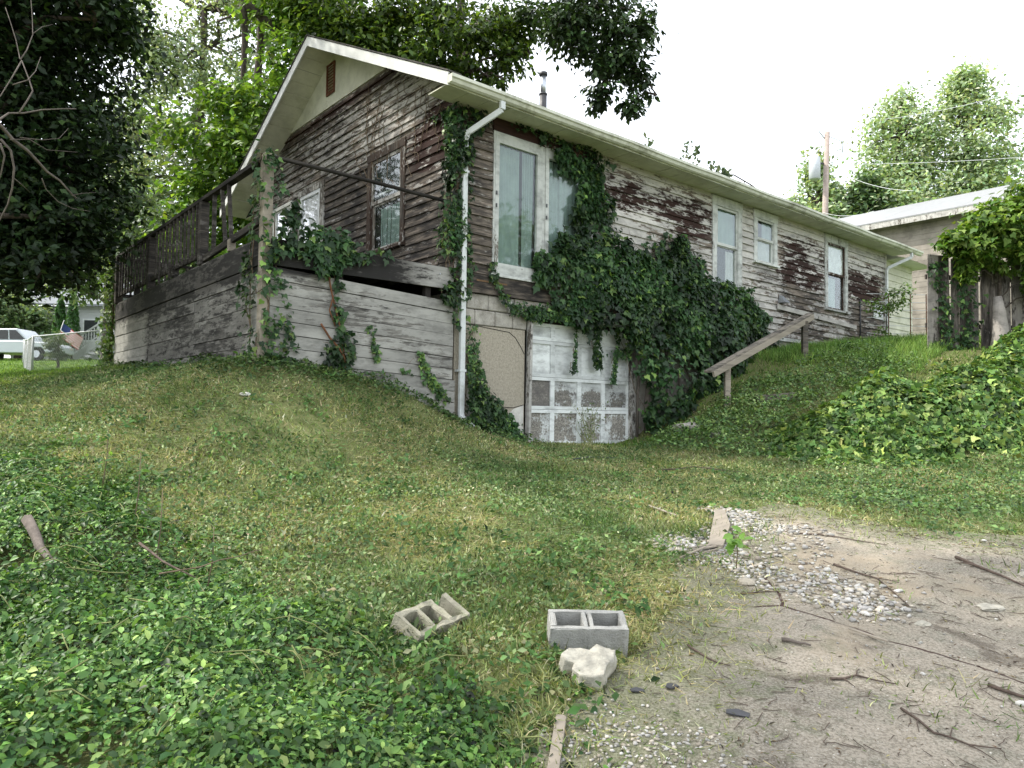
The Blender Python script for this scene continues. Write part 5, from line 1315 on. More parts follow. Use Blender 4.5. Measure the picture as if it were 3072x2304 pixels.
# ---- grass
def blades(name, n, label, seed, lo, hi, ys, lean, cols, w, width=1.0, keepf=None, xlim=.80, flat=0.0, cat='grass', tone=.3, power=1.0):
    rng = np.random.default_rng(seed)
    XX = []; YY = []; got = 0
    while got < n:
        u = rng.uniform(0, 1, n); y = ys[0] + (ys[1] - ys[0]) * u ** power; x = rng.uniform(-1, 1, n) * (xlim * y + .4)
        a, b = to_ab(x, y)
        ok = ~((a > -.02) & (b > -.02) & (b < 8.4)) & ~((a > DA - .02) & (a <= 0) & (b > -.03) & (b < 8.0))
        x, y = x[ok], y[ok]
        dd = drive_d(x, y)
        ok = (dd < .02) | ((dd < .7) & (rng.uniform(0, 1, len(x)) < .55 * np.exp(-dd / .30))) | ((snoise(x, y, 2.4, 77) > .50) & (rng.uniform(0, 1, len(x)) < .10))
        if keepf is not None: ok &= rng.uniform(0, 1, len(x)) < keepf(x, y)
        XX.append(x[ok]); YY.append(y[ok]); got += ok.sum()
    x = np.concatenate(XX)[:n]; y = np.concatenate(YY)[:n]
    z = gh(x, y) - .004 + flat * rng.uniform(.2, 1, n)
    L = rng.uniform(lo, hi, n) * (1 + .25 * snoise(x, y, 3.0, 5))
    if flat: up = np.stack([rng.normal(0, 1, n), rng.normal(0, 1, n), rng.normal(.0, .12, n)], 1)
    else: up = np.stack([rng.normal(0, lean, n), rng.normal(0, lean, n), np.ones(n)], 1)
    up = unit(up); sd = unit(np.cross(up, rng.normal(0, 1, (n, 3)))); nn = np.cross(sd, up)
    wdt = (.0026 + .00042 * y) * width * rng.uniform(.7, 1.4, n)
    tp, tf = TPL['blade']
    bend = np.where(tp[:, 0] > .9, 1.0, np.where(tp[:, 0] > .5, .25, 0)); drop = rng.uniform(.05, .6, n) * (0 if flat else 1)
    V = np.stack([x, y, z], 1)[:, None, :] + L[:, None, None] * tp[None, :, 0:1] * up[:, None, :] + wdt[:, None, None] * tp[None, :, 1:2] * sd[:, None, :] + (L * drop)[:, None, None] * bend[None, :, None] * (nn * .8 + np.array([0, 0, -.35]))[:, None, :]
    F = (tf[None] + (np.arange(n) * 5)[:, None, None]).reshape(-1, 3)
    col = palette(n, cols, w, .34, rng) * np.clip(1 + tone * (snoise(x, y, 1.3, 91) + .6 * snoise(x, y, 5, 92))[:, None] * np.array([1.0, .6, .8]), .45, 1.8)
    me = npmesh(name, V.reshape(-1, 3), F, np.repeat(np.clip(col, .005, .7), 5, axis=0))
    return link(name, me, M['grass'], label=label, cat=cat, kind='stuff')
GC = [(.15, .20, .075), (.225, .275, .11), (.31, .335, .165), (.45, .42, .27)]
nb = lambda x, y: np.where(sdist(x, y, VINEBED) > .25, .06, 1.0) * np.where(sdist(x, y, MOUND) > .2, .15, 1.0) * np.clip(1.1 + .5 * snoise(x, y, 1.1, 33), .35, 1)
blades('lawn_grass', 140000, 'mown rough grass covering the slope in front of the house', 81, .03, .085, (2.5, 13.5), .8, GC, (.3, .36, .22, .12), keepf=nb, width=1.75, tone=.38)
blades('distant_grass', 50000, 'sunlit grass on the lawn beyond the deck', 82, .06, .13, (12.5, 40), .5, [(.075, .15, .025), (.11, .20, .035), (.15, .24, .05)], None, width=1.3, xlim=.76, keepf=lambda x, y: ((x < -4) | (y < 19)) * 1.0, power=1.5)
blades('grass_clippings', 60000, 'dry cut grass strewn over the lawn', 83, .04, .13, (2.5, 12), .5, [(.30, .28, .16), (.24, .26, .12), (.38, .35, .22), (.17, .22, .09)], (.25, .3, .1, .35), width=.8, flat=.035, keepf=lambda x, y: np.where(sdist(x, y, VINEBED) > .3, .1, 1) * np.clip(.5 + .8 * snoise(x, y, 1.6, 35), .1, 1))
def tallf(x, y):
    a, b = to_ab(x, y); return ((a > 7.6) & (a < 15.5) & (b < -.1) & (b > -3.6)) * np.clip(.6 + .5 * snoise(x, y, 3, 8), .2, 1)
blades('tall_grass', 26000, 'long fresh green grass on the bank beside the far end of the house', 84, .12, .30, (13, 21), .4, [(.10, .20, .04), (.15, .27, .06), (.21, .32, .09)], None, width=.9, keepf=tallf, xlim=.72)
tf = lambda x, y: (snoise(x, y, 3.1, 44) > .72) * 1.0 * (sdist(x, y, VINEBED) < .3)
blades('grass_tufts', 6500, 'longer tufts of grass standing up from the lawn', 85, .07, .15, (2.6, 12), .5, [(.075, .14, .03), (.12, .19, .05), (.18, .22, .08)], None, width=.95, keepf=tf)
LAWN = [(-11, 14), (-9, 8), (-5, 6.5), (-3, 5.5), (-2, 4.6), (-1, 3.8), (.3, 3.2), (.5, 3.9), (1, 4.8), (1.4, 6), (2.4, 7.8), (4, 7.2), (8, 6.6), (9, 9), (5, 9.8), (3.5, 10.8), (2.5, 11.8), (-1, 10.6), (-3.1, 8.9), (-8, 14.8)]
scatter_bed('lawn_clover', LAWN, 110000, lambda x, y: .045 + .025 * snoise(x, y, 5, 17), .036, 'oval', [(.075, .135, .048), (.125, .195, .072), (.195, .26, .11), (.28, .32, .18), (.34, .31, .19)], (.32, .34, .22, .09, .03), 'clover and small broadleaf weeds through the lawn', 67, edge=.3, mat='grass', tone=.45, jit=.8, dens=lambda x, y: np.clip(.55 + .75 * snoise(x, y, 2.3, 66) + .3 * snoise(x, y, 7, 67), .08, 1))

# ================================================================== LOOSE STONE
def stones(name, pts, sizes, cols, seed, label, mat='stone', squash=.6):
    rng = np.random.default_rng(seed)
    ph = (1 + 5 ** .5) / 2
    V0 = unit(np.array([(-1, ph, 0), (1, ph, 0), (-1, -ph, 0), (1, -ph, 0), (0, -1, ph), (0, 1, ph), (0, -1, -ph), (0, 1, -ph), (ph, 0, -1), (ph, 0, 1), (-ph, 0, -1), (-ph, 0, 1)], float))
    F0 = np.array([(0, 11, 5), (0, 5, 1), (0, 1, 7), (0, 7, 10), (0, 10, 11), (1, 5, 9), (5, 11, 4), (11, 10, 2), (10, 7, 6), (7, 1, 8), (3, 9, 4), (3, 4, 2), (3, 2, 6), (3, 6, 8), (3, 8, 9), (4, 9, 5), (2, 4, 11), (6, 2, 10), (8, 6, 7), (9, 8, 1)])
    n = len(pts); an = rng.uniform(0, 6.28, n)
    V = V0[None] * (1 + rng.normal(0, .14, (n, 12, 1)))
    V = V * np.stack([rng.uniform(.8, 1.4, n), rng.uniform(.6, 1.0, n), rng.uniform(squash * .7, squash * 1.2, n)], 1)[:, None, :]
    c, s = np.cos(an)[:, None], np.sin(an)[:, None]
    V = np.stack([V[..., 0] * c - V[..., 1] * s, V[..., 0] * s + V[..., 1] * c, V[..., 2]], -1) * sizes[:, None, None] + pts[:, None, :]
    F = (F0[None] + (np.arange(n) * 12)[:, None, None]).reshape(-1, 3)
    me = npmesh(name, V.reshape(-1, 3), F, np.repeat(palette(n, cols, None, .15, rng, .008), 12, axis=0))
    return link(name, me, M[mat], label=label, cat='gravel', kind='stuff')
GRAV = [(1.19, 5.56), (1.5, 6.1), (1.82, 6.88), (2.08, 7.18), (2.6, 6.95), (2.55, 6.3), (2.46, 5.92), (2.42, 5.4), (2.5, 4.88), (2.50, 4.62), (2.15, 4.38), (1.93, 4.5), (1.81, 4.78), (1.66, 5.06), (1.5, 5.28)]
rng = np.random.default_rng(91)
X = rng.uniform(1, 2.8, 16000); Y = rng.uniform(4.2, 7.4, 16000)
d = sdist(X, Y, GRAV) + .22 * snoise(X, Y, 4, 2) + rng.normal(0, .07, len(X))
ok = (d > 0) & (rng.uniform(0, 1, 16000) < np.clip(.75 + .8 * snoise(X, Y, 2.6, 6), .08, 1) * .95)
X, Y = X[ok], Y[ok]; sz = rng.uniform(.010, .023, len(X)) * rng.choice([.6, 1, 1.35], len(X), p=[.4, .5, .1])
STC = [(.42, .41, .38), (.32, .31, .29), (.52, .51, .48), (.30, .27, .22), (.46, .42, .35)]
stones('gravel_patch', np.stack([X, Y, gh(X, Y) + .012 + sz * .25], 1), sz, STC, 92, 'patch of pale gravel where the driveway meets the grass')
X = rng.uniform(-.2, 8, 2600); Y = 2.5 + 5.3 * rng.uniform(0, 1, 2600) ** 1.2
ok = (drive_d(X, Y) > -.15) & (X < .8 * Y) & (rng.uniform(0, 1, 2600) < np.clip(.35 + .6 * snoise(X, Y, 2, 21), .05, 1))
X, Y = X[ok], Y[ok]; sz = rng.uniform(.004, .013, len(X)) * rng.choice([.8, 1, 1.9], len(X), p=[.6, .34, .06])
stones('scattered_pebbles', np.stack([X, Y, gh(X, Y) + .011 + sz * .3], 1), sz, STC, 93, 'small pebbles scattered over the driveway')
X = rng.normal(.48, .20, 420); Y = rng.normal(2.95, .12, 420); sz = rng.uniform(.004, .012, 420)
stones('pebble_heap', np.stack([X, Y, gh(X, Y) + .01 + sz * .3], 1), sz, STC, 94, 'pebbles in the corner between driveway and weeds at the bottom edge')
X = rng.uniform(-.2, 7, 9000); Y = 2.5 + 5 * rng.uniform(0, 1, 9000) ** 1.3
ok = (drive_d(X, Y) > -.1) & (X < .8 * Y); X, Y = X[ok], Y[ok]; sz = rng.uniform(.0018, .005, len(X))
stones('grit', np.stack([X, Y, gh(X, Y) + .011], 1), sz, [(.42, .39, .33), (.2, .17, .13), (.55, .52, .46), (.12, .10, .08)], 95, 'fine grit on the driveway')
def chips(name, n, seed, label, dens, cols, lo, hi, wid=.35):
    rng = np.random.default_rng(seed)
    X = rng.uniform(-.2, 8, n * 4); Y = 2.4 + 5.6 * rng.uniform(0, 1, n * 4) ** 1.3
    ok = (drive_d(X, Y) > -.05) & (X < .8 * Y) & (rng.uniform(0, 1, n * 4) < dens(X, Y)); X, Y = X[ok][:n], Y[ok][:n]; m_ = len(X)
    me = leaf_mesh(name, np.stack([X, Y, gh(X, Y) + .014], 1), np.tile((0, 0, 1.), (m_, 1)), rng.uniform(lo, hi, m_), 'oval', palette(m_, cols, None, .2, rng), jit=.18, rng=rng, wid=wid)
    return link(name, me, M['grass'], label=label, cat='litter', kind='stuff')
chips('bark_litter', 7000, 96, 'bark chips and dead leaves littering the driveway', lambda x, y: np.clip(.04 + 1.3 * np.clip(snoise(x, y, 2.6, 60) - .25, 0, 1) * (x > .9) + .5 * (np.abs(sdist(x, y, GRAV)) < .12), .02, 1), [(.07, .045, .03), (.12, .08, .05), (.20, .14, .08), (.045, .035, .03)], .010, .045)
chips('leaf_litter', 700, 97, 'shredded green and yellow leaf bits on the driveway', lambda x, y: .5 + 0 * x, [(.08, .13, .035), (.16, .2, .06), (.3, .27, .12)], .012, .04, .5)

# small twigs as a litter layer, bigger ones are things
rng = np.random.default_rng(99); mb = MB()
for i in range(330):
    for _ in range(30):
        x = rng.uniform(.5, 6); y = rng.uniform(2.6, 7)
        if drive_d(np.array([x]), np.array([y]))[0] > .1 and x < .76 * y and rng.uniform() < .3 + .7 * (snoise(np.array([x]), np.array([y]), 1.6, 70)[0] > .2) * (x > 1.0): break
    an = rng.uniform(0, 6.28); L = rng.uniform(.03, .14); pts = []
    for q in range(4):
        pts.append((x, y, gz(x, y) + .016)); an += rng.normal(0, .35); x += math.cos(an) * L / 3; y += math.sin(an) * L / 3
    mb.tube(pts, [.0022, .002, .0017, .001], 4, cap=False)
mb.build('twig_litter', M['twig'], label='short thin twigs strewn over the driveway', cat='twigs', kind='stuff')
def twig(name, pts, r0, label, side=(), mat='twig', cat='twig', lift=.012, **k):
    x0, y0 = pts[0]; zb = gz(x0, y0)
    t_ = None; P3 = []
    for i in range(len(pts) - 1):
        for u in (0, .5):
            x = pts[i][0] * (1 - u) + pts[i + 1][0] * u + random.uniform(-.012, .012); y = pts[i][1] * (1 - u) + pts[i + 1][1] * u + random.uniform(-.012, .012); P3.append((x, y))
    P3.append(pts[-1])
    mb = MB(); n = len(P3)
    mb.tube([(x - x0, y - y0, gz(x, y) - zb + lift + r0) for x, y in P3], [r0 * (1 - .6 * i / (n - 1)) for i in range(n)], 6)
    for (i, dx_, dy_) in side:
        x, y = P3[min(i, n - 1)]; mb.tube([(x - x0, y - y0, gz(x, y) - zb + lift + r0), (x + dx_ * .5 - x0, y + dy_ * .5 + .01 - y0, gz(x + dx_ * .5, y + dy_ * .5) - zb + lift + r0), (x + dx_ - x0, y + dy_ - y0, gz(x + dx_, y + dy_) - zb + lift)], [r0 * .55, r0 * .4, r0 * .2], 5)
    o = mb.build(name, M[mat], label=label, cat=cat, **k); o.location = (x0, y0, zb); return o
twig('fallen_stick', [(3.42, 5.62), (3.40, 5.35), (3.46, 5.12), (3.50, 4.85)], .013, 'dark stick lying at the right edge of the driveway', [(2, -.08, .12)])
twig('fallen_stick', [(1.57, 3.58), (1.71, 3.62), (1.87, 3.56)], .007, 'curved twig with side shoots on the middle of the driveway', [(1, .03, -.06), (2, .05, .07)])
twig('fallen_stick', [(1.76, 3.34), (1.80, 3.12), (1.89, 3.02), (2.0, 3.0)], .006, 'forked twig at the bottom of the driveway', [(1, -.05, -.1), (3, .1, .12), (4, .05, -.1)])
twig('fallen_stick', [(2.30, 3.55), (2.42, 3.44), (2.55, 3.38)], .010, 'brown stick at the lower right corner of the driveway', [(2, .02, -.09)])
twig('fallen_stick', [(1.93, 9.32), (2.43, 9.68), (2.9, 9.22)], .010, 'thin dark branch arching over the grass before the garage door', [(2, .3, -.25), (3, -.1, .3)], lift=.05)
twig('fallen_stick', [(2.40, 5.45), (2.56, 5.1), (2.50, 4.6)], .008, 'dead twig beside the right end of the gravel patch', [(2, .1, -.1)])
twig('fallen_stick', [(1.50, 4.76), (1.62, 4.82), (1.82, 4.84)], .006, 'thin twig crossing the lower gravel', [(2, .06, .08)])
twig('fallen_stick', [(2.45, 6.2), (2.75, 6.1), (3.05, 5.92)], .007, 'long thin twig behind the gravel patch')
twig('fallen_stick', [(.95, 3.92), (1.03, 3.80), (1.12, 3.72)], .007, 'short dark stick left of the driveway middle')
twig('fallen_stick', [(1.48, 3.98), (1.56, 3.93), (1.60, 3.90)], .012, 'stubby grey stick on the driveway middle', mat='pale_bark')
twig('black_hose', [(.86, 9.9), (1.1, 10.25), (1.4, 10.4), (1.7, 10.2)], .011, 'dark hose-like stick in the grass before the garage door', mat='iron', lift=.04, cat='stick')
twig('fallen_log', [(-3.12, 4.75), (-2.9, 4.5), (-2.72, 4.3), (-2.55, 4.08)], .038, 'grey peeled log half sunk in the vines at the left edge', mat='pale_bark', cat='log', lift=.12)
twig('fallen_stick', [(-2.45, 3.98), (-2.3, 3.75), (-2.19, 3.55)], .02, 'thin grey branch below the log in the vines', mat='pale_bark', lift=.10)
twig('fallen_stick', [(-2.26, 4.48), (-2.0, 4.26), (-1.72, 4.02)], .009, 'brown dead stem leaning through the left vines', lift=.17)
twig('fallen_stick', [(-1.9, 4.0), (-1.72, 4.1), (-1.58, 4.3), (-1.5, 4.5)], .005, 'pale bent vine stem arching over the left vines', mat='stem', lift=.2)
# split board with splinters
bz = gz(1.8, 6.2)
t = empty('split_board', (1.8, 6.2, bz), label='weathered tan board with splintered end lying across the gravel', cat='board')
mb = MB(); mb.bar((.20, .78, gz(2.0, 6.98) - bz + .05), (.04, .18, gz(1.84, 6.38) - bz + .055), .09, .02, w2=.15); mb.bar((.04, .18, gz(1.84, 6.38) - bz + .055), (-.20, -.50, gz(1.6, 5.7) - bz + .05), .15, .02, w2=.11)
mb.build('plank_face', M['old_wood'], t, wear=(.98, .5, .1))
for (x, y, x2, y2, w_) in ((-.20, -.50, -.50, -.66, .03), (-.24, -.48, -.56, -.84, .022), (-.17, -.54, -.42, -.74, .018), (-.22, -.46, -.40, -.52, .014)):
    mb = MB(); mb.bar((x, y, gz(1.8 + x, 6.2 + y) - bz + .05), (x2, y2, gz(1.8 + x2, 6.2 + y2) - bz + .035), w_, .010, w2=.006); mb.build('splinter', M['old_wood'], t, wear=(.9, .1, .2))
def slat(name, p, q, w_, h_, label, wear=(.9, .3, .2), **k):
    z = gz(*p); mb = MB(); mb.bar((0, 0, .03), (q[0] - p[0], q[1] - p[1], gz(*q) - z + .03), w_, h_); o = mb.build(name, M['old_wood'], wear=wear, label=label, cat='board', bevel=.002, **k); o.location = (p[0], p[1], z); return o
slat('wood_slat', (.225, 3.10), (.165, 2.70), .045, .018, 'narrow pale wood slat at the bottom edge of the picture', (.95, .5, .1))
slat('white_lath', (1.36, 7.18), (1.56, 6.86), .022, .012, 'thin white lath lying in the grass before the gravel', (1, 0, 0))
slat('white_lath', (1.92, 4.16), (2.06, 4.00), .016, .010, 'short whitish splinter on the driveway below the gravel', (1, 0, 0))
# dark roofing scraps
for i, (x, y, rz, s_, lb) in enumerate(((.59, 3.38, .3, .05, 'small dark roofing scrap nearest the broken stone'), (.76, 3.44, .9, .06, 'pointed dark roofing scrap left of the driveway middle'), (1.0, 3.22, -.1, .075, 'long dark roofing scrap at the lower driveway'))):
    mb = MB(); mb.prism([(-s_ * .7, -s_ * .3, 0), (s_ * .55, -s_ * .42, 0), (s_ * .75, .1 * s_, 0), (.1 * s_, s_ * .38, 0.004), (-s_ * .6, s_ * .2, 0)], (0, 0, .005))
    o = mb.build('roofing_scrap', M['iron'], label=lb, cat='roofing scrap', group='dark roofing scraps on the driveway'); o.location = (x, y, gz(x, y) + .014); o.rotation_euler = (.05, .1, rz)
# crumpled paper and pale flat stone
def lump(name, x, y, s_, mat, label, cat, seed, flat=.5, rz=0):
    r = np.random.default_rng(seed); import bmesh
    bm = bmesh.new(); bmesh.ops.create_icosphere(bm, subdivisions=2, radius=s_)
    for v in bm.verts:
        k_ = 1 + r.normal(0, .12); v.co *= k_; v.co.z *= flat; v.co.x *= 1.3
    me = bpy.data.meshes.new(name); bm.to_mesh(me); bm.free()
    o = link(name, me, M[mat], label=label, cat=cat); o.location = (x, y, gz(x, y) + s_ * flat * .5); o.rotation_euler[2] = rz; return o
lump('paper_scrap', -2.98, 8.12, .05, 'plaster', 'crumpled white paper in the grass in front of the deck', 'litter', 1)
lump('flat_stone', 3.02, 4.62, .07, 'white_stone', 'flat pale stone at the right edge of the driveway', 'stone', 2, .25, .4)
lump('flat_stone', 2.42, 4.30, .035, 'white_stone', 'round white stone right of the gravel patch', 'stone', 3, .6)
lump('flat_stone', 3.65, 5.15, .06, 'white_stone', 'white stone by the dark stick at the right edge', 'stone', 4, .5)
lump('tan_stone', 1.62, 5.02, .05, 'stucco', 'rounded tan stone at the left tip of the lower gravel', 'stone', 5, .6)
lump('bank_stone', 3.05, 12.5, .22, 'block', 'half buried grey block at the foot of the ivy', 'stone', 6, .55)
lump('bank_stone', 3.35, 11.7, .12, 'block', 'small grey stone on the bank left of the handrail post', 'stone', 7, .6)
slat('step_tread', (4.35, 12.85), (5.0, 12.7), .16, .16, 'buried old timber step on the bank right of the handrail post', (.4, .5, .5))

# ---- cinder blocks
def cinder(name, holes, L, Wd, Hh, label, mat='concrete', cut=None, rough=.0):
    """hollow block: outline with rectangular cells; top is z=Hh"""
    xs = sorted({0.0, L} | {h[0] for h in holes} | {h[1] for h in holes}); ys = sorted({0.0, Wd} | {h[2] for h in holes} | {h[3] for h in holes})
    nx, ny = len(xs), len(ys)
    solid = [[not any(h[0] - 1e-6 <= (xs[i] + xs[i + 1]) / 2 <= h[1] and h[2] - 1e-6 <= (ys[j] + ys[j + 1]) / 2 <= h[3] for h in holes) for j in range(ny - 1)] for i in range(nx - 1)]
    if cut:
        for i, j in cut: solid[i][j] = False
    import bmesh
    bm = bmesh.new(); vb = {}; 
    def V(i, j, k):
        if (i, j, k) not in vb: vb[i, j, k] = bm.verts.new((xs[i] - L / 2, ys[j] - Wd / 2, (0, Hh)[k]))
        return vb[i, j, k]
    S = lambda i, j: 0 <= i < nx - 1 and 0 <= j < ny - 1 and solid[i][j]
    for i in range(nx - 1):
        for j in range(ny - 1):
            if not solid[i][j]: continue
            bm.faces.new((V(i, j, 1), V(i + 1, j, 1), V(i + 1, j + 1, 1), V(i, j + 1, 1))); bm.faces.new((V(i, j, 0), V(i, j + 1, 0), V(i + 1, j + 1, 0), V(i + 1, j, 0)))
            if not S(i - 1, j): bm.faces.new((V(i, j, 0), V(i, j, 1), V(i, j + 1, 1), V(i, j + 1, 0)))
            if not S(i + 1, j): bm.faces.new((V(i + 1, j, 0), V(i + 1, j + 1, 0), V(i + 1, j + 1, 1), V(i + 1, j, 1)))
            if not S(i, j - 1): bm.faces.new((V(i, j, 0), V(i + 1, j, 0), V(i + 1, j, 1), V(i, j, 1)))
            if not S(i, j + 1): bm.faces.new((V(i, j + 1, 0), V(i, j + 1, 1), V(i + 1, j + 1, 1), V(i + 1, j + 1, 0)))
    bmesh.ops.recalc_face_normals(bm, faces=bm.faces)
    bmesh.ops.bevel(bm, geom=[e for e in bm.edges if len(e.link_faces) == 2 and e.calc_face_angle(0) > .5], offset=.004, segments=2, affect='EDGES')
    bmesh.ops.triangulate(bm, faces=bm.faces); bmesh.ops.subdivide_edges(bm, edges=[e for e in bm.edges if e.calc_length() > .05], cuts=1)
    r = np.random.default_rng(4)
    for v in bm.verts: v.co += Vector(r.normal(0, .0018, 3)) + Vector((0, 0, rough * (-abs(math.sin(v.co.x * 31) * math.cos(v.co.y * 43 + v.co.x * 17))) * (1 if v.co.z > Hh * .8 else 0)))
    me = bpy.data.meshes.new(name); bm.to_mesh(me); bm.free()
    return link(name, me, M[mat], label=label, cat='cinder block')
HOL = [(.032, .172, .034, .160), (.226, .368, .034, .160), (.194, .203, .030, .163)]
o = cinder('cinder_block', HOL, .40, .194, .19, 'whole grey cinder block standing open side up beside the driveway')
o.location = (.405, 3.87, gz(.4, 3.87) - .004); o.rotation_euler = (R(15), R(1), R(1.5))
M['mossy'] = mat_simple('mossy_concrete', (.30, .285, .22), .95, .25, 9, bump=.8, bscale=90, stain=(.13, .15, .07), stain_amt=.7)
o = cinder('cinder_block', [(.032, .125, .034, .160), (.157, .245, .034, .160), (.277, .368, .034, .20)], .40, .194, .19, 'broken mossy cinder block tilted and half sunk in the grass', 'mossy', rough=.014)
o.location = (-.46, 3.98, gz(-.46, 3.98) - .07); o.rotation_euler = (R(27), R(-4), R(54))
# broken white stone slab
import bmesh
bm = bmesh.new()
out = [(-.17, .075), (-.10, .135), (-.02, .13), (.03, .10), (.09, .14), (.13, .105), (.19, .06), (.165, .0), (.085, -.075), (.045, -.155), (-.02, -.165), (-.10, -.12), (-.125, -.05), (-.10, -.01), (-.16, .03)]
vs = [bm.verts.new((x, y, .0)) for x, y in out]; f = bm.faces.new(vs)
ex = bmesh.ops.extrude_face_region(bm, geom=[f]); tv = [v for v in ex['geom'] if isinstance(v, bmesh.types.BMVert)]
for v in tv: v.co.z = .095; v.co.x *= .94; v.co.y *= .94
bmesh.ops.recalc_face_normals(bm, faces=bm.faces); bmesh.ops.triangulate(bm, faces=bm.faces)
for _ in range(3): bmesh.ops.subdivide_edges(bm, edges=[e for e in bm.edges if e.calc_length() > .022], cuts=1, use_grid_fill=True); bmesh.ops.triangulate(bm, faces=bm.faces)
from mathutils import noise as mn
for v in bm.verts:
    p = v.co * 14; k_ = mn.noise(p) * .009 + mn.noise(p * 2.7) * .005
    v.co += Vector((k_, mn.noise(p + Vector((5, 0, 0))) * .008, k_ + (.012 * mn.noise(v.co * 9 + Vector((3, 3, 0))) if v.co.z > .05 else 0)))
me = bpy.data.meshes.new('broken_stone'); bm.to_mesh(me); bm.free()
o = link('broken_stone', me, M['white_stone'], label='broken white stone slab lying against the front of the cinder block', cat='stone')
o.location = (.385, 3.50, gz(.385, 3.50) + .030); o.rotation_euler = (R(18), R(-5), R(10)); o.scale = (.80, .80, .80)
me.polygons.foreach_set('use_smooth', np.ones(len(me.polygons), bool))
# blades and leaves crowding round the blocks and the stone
rng = np.random.default_rng(123); n = 2600
ring = rng.choice(4, n); cx_ = np.array([.40, -.46, .38, .2])[ring]; cy_ = np.array([3.87, 3.98, 3.50, 3.0])[ring]; an = rng.uniform(0, 6.28, n); rr_ = np.array([.27, .25, .19, .16])[ring] * rng.uniform(.85, 1.35, n)
x = cx_ + rr_ * np.cos(an) * 1.0; y = cy_ + rr_ * np.sin(an) * .62; ok = (drive_d(x, y) < .03) | (rng.uniform(0, 1, n) < .12); x, y = x[ok], y[ok]; n = len(x)
up = unit(np.stack([rng.normal(0, .7, n), rng.normal(-.1, .7, n), np.ones(n)], 1)); P = np.stack([x, y, gh(x, y)], 1)
tp, tf2 = TPL['blade']; sd = unit(np.cross(up, rng.normal(0, 1, (n, 3)))); Lb = rng.uniform(.05, .15, n)
V = P[:, None] + Lb[:, None, None] * tp[None, :, 0:1] * up[:, None] + .006 * tp[None, :, 1:2] * sd[:, None] - (Lb * .35)[:, None, None] * (tp[:, 0] ** 2)[None, :, None] * np.array([0, 0, 1.])
me = npmesh('block_grass', V.reshape(-1, 3), (tf2[None] + (np.arange(n) * 5)[:, None, None]).reshape(-1, 3), np.repeat(palette(n, GC, (.3, .36, .2, .14), .2, rng), 5, axis=0))
link('block_grass', me, M['grass'], label='grass blades crowding round the cinder blocks and broken stone', cat='grass', kind='stuff')
# seedling on the gravel
sx, sy = 1.63, 5.28
t = empty('seedling', (sx, sy, gz(sx, sy)), label='small bright green seedling growing out of the gravel', cat='plant')
MB().tube([(0, 0, 0), (.01, 0, .14), (.0, .01, .28)], [.005, .004, .003], 5).build('stem', M['stem'], t)
rng = np.random.default_rng(5); n = 16; P = np.stack([rng.normal(0, .03, n), rng.normal(0, .03, n), rng.uniform(.14, .31, n)], 1)
for i in range(n):
    me = leaf_mesh('leaf', P[i:i + 1], np.array([[rng.normal(0, .3), -.5, 1.]]), np.array([.085]), 'oval6', np.array([[.16, .30, .06]]), jit=.3, rng=rng, wid=1.25); link('leaf', me, M['leaf'], t)
# taller weed stems in the left vines
for i, (x, y, h) in enumerate(((-2.65, 5.15, .55), (-2.2, 4.55, .5), (-1.75, 4.25, .38), (-3.3, 5.9, .5))):
    lb = ('tall leafy weed nearest the log in the left vines', 'upright weed in the middle of the left vines', 'small upright weed at the right border of the left vines', 'upright weed at the far border of the left vines')[i]
    t = empty('tall_weed', (x, y, gz(x, y)), label=lb, cat='weed', group='weeds standing above the left vines')
    MB().tube([(0, 0, 0), (.03, 0, h * .5), (.02, .03, h)], [.005, .004, .002], 5).build('stem', M['stem'], t)
    n = 26; u = rng.uniform(.25, 1, n); an = rng.uniform(0, 6.28, n); P = np.stack([.02 + .05 * np.cos(an), .05 * np.sin(an), h * u], 1)
    me = leaf_mesh('leaves', P, np.stack([np.cos(an) * .4, np.sin(an) * .4, np.ones(n)], 1), rng.uniform(.04, .07, n), 'oval6', palette(n, [(.05, .12, .035), (.09, .17, .05)], None, .2, rng), jit=.3, rng=rng)
    link('leaves', me, M['leaf'], t, kind='stuff')
# weeds growing in front of the garage door
x, y = W(2.75, -.12)
t = empty('door_weed', (x, y, gz(x, y)), label='spindly pale weeds growing in front of the garage door', cat='weed')
mb = MB(); rng = np.random.default_rng(15)
for i in range(22):
    an = rng.normal(0, .28); h = rng.uniform(.25, .75); mb.tube([(rng.normal(0, .07), 0, 0), (rng.normal(0, .05) + an * .3, -.02, h * .6), (an * h, -.05, h)], [.005, .004, .002], 4, cap=False)
mb.build('stems', mat_simple('pale_stem', (.28, .30, .15), .9, .3, 20), t, kind='stuff')
n = 160; u = rng.uniform(.1, 1, n); P = np.stack([rng.normal(0, .28, n) * u, rng.normal(-.04, .03, n), .75 * u], 1)
me = leaf_mesh('leaves', P, np.tile((0, -.6, .7), (n, 1)), rng.uniform(.03, .075, n), 'oval', palette(n, [(.09, .14, .05), (.16, .20, .08)], None, .2, rng), jit=.6, rng=rng, wid=.7); link('leaves', me, M['leaf'], t, kind='stuff')

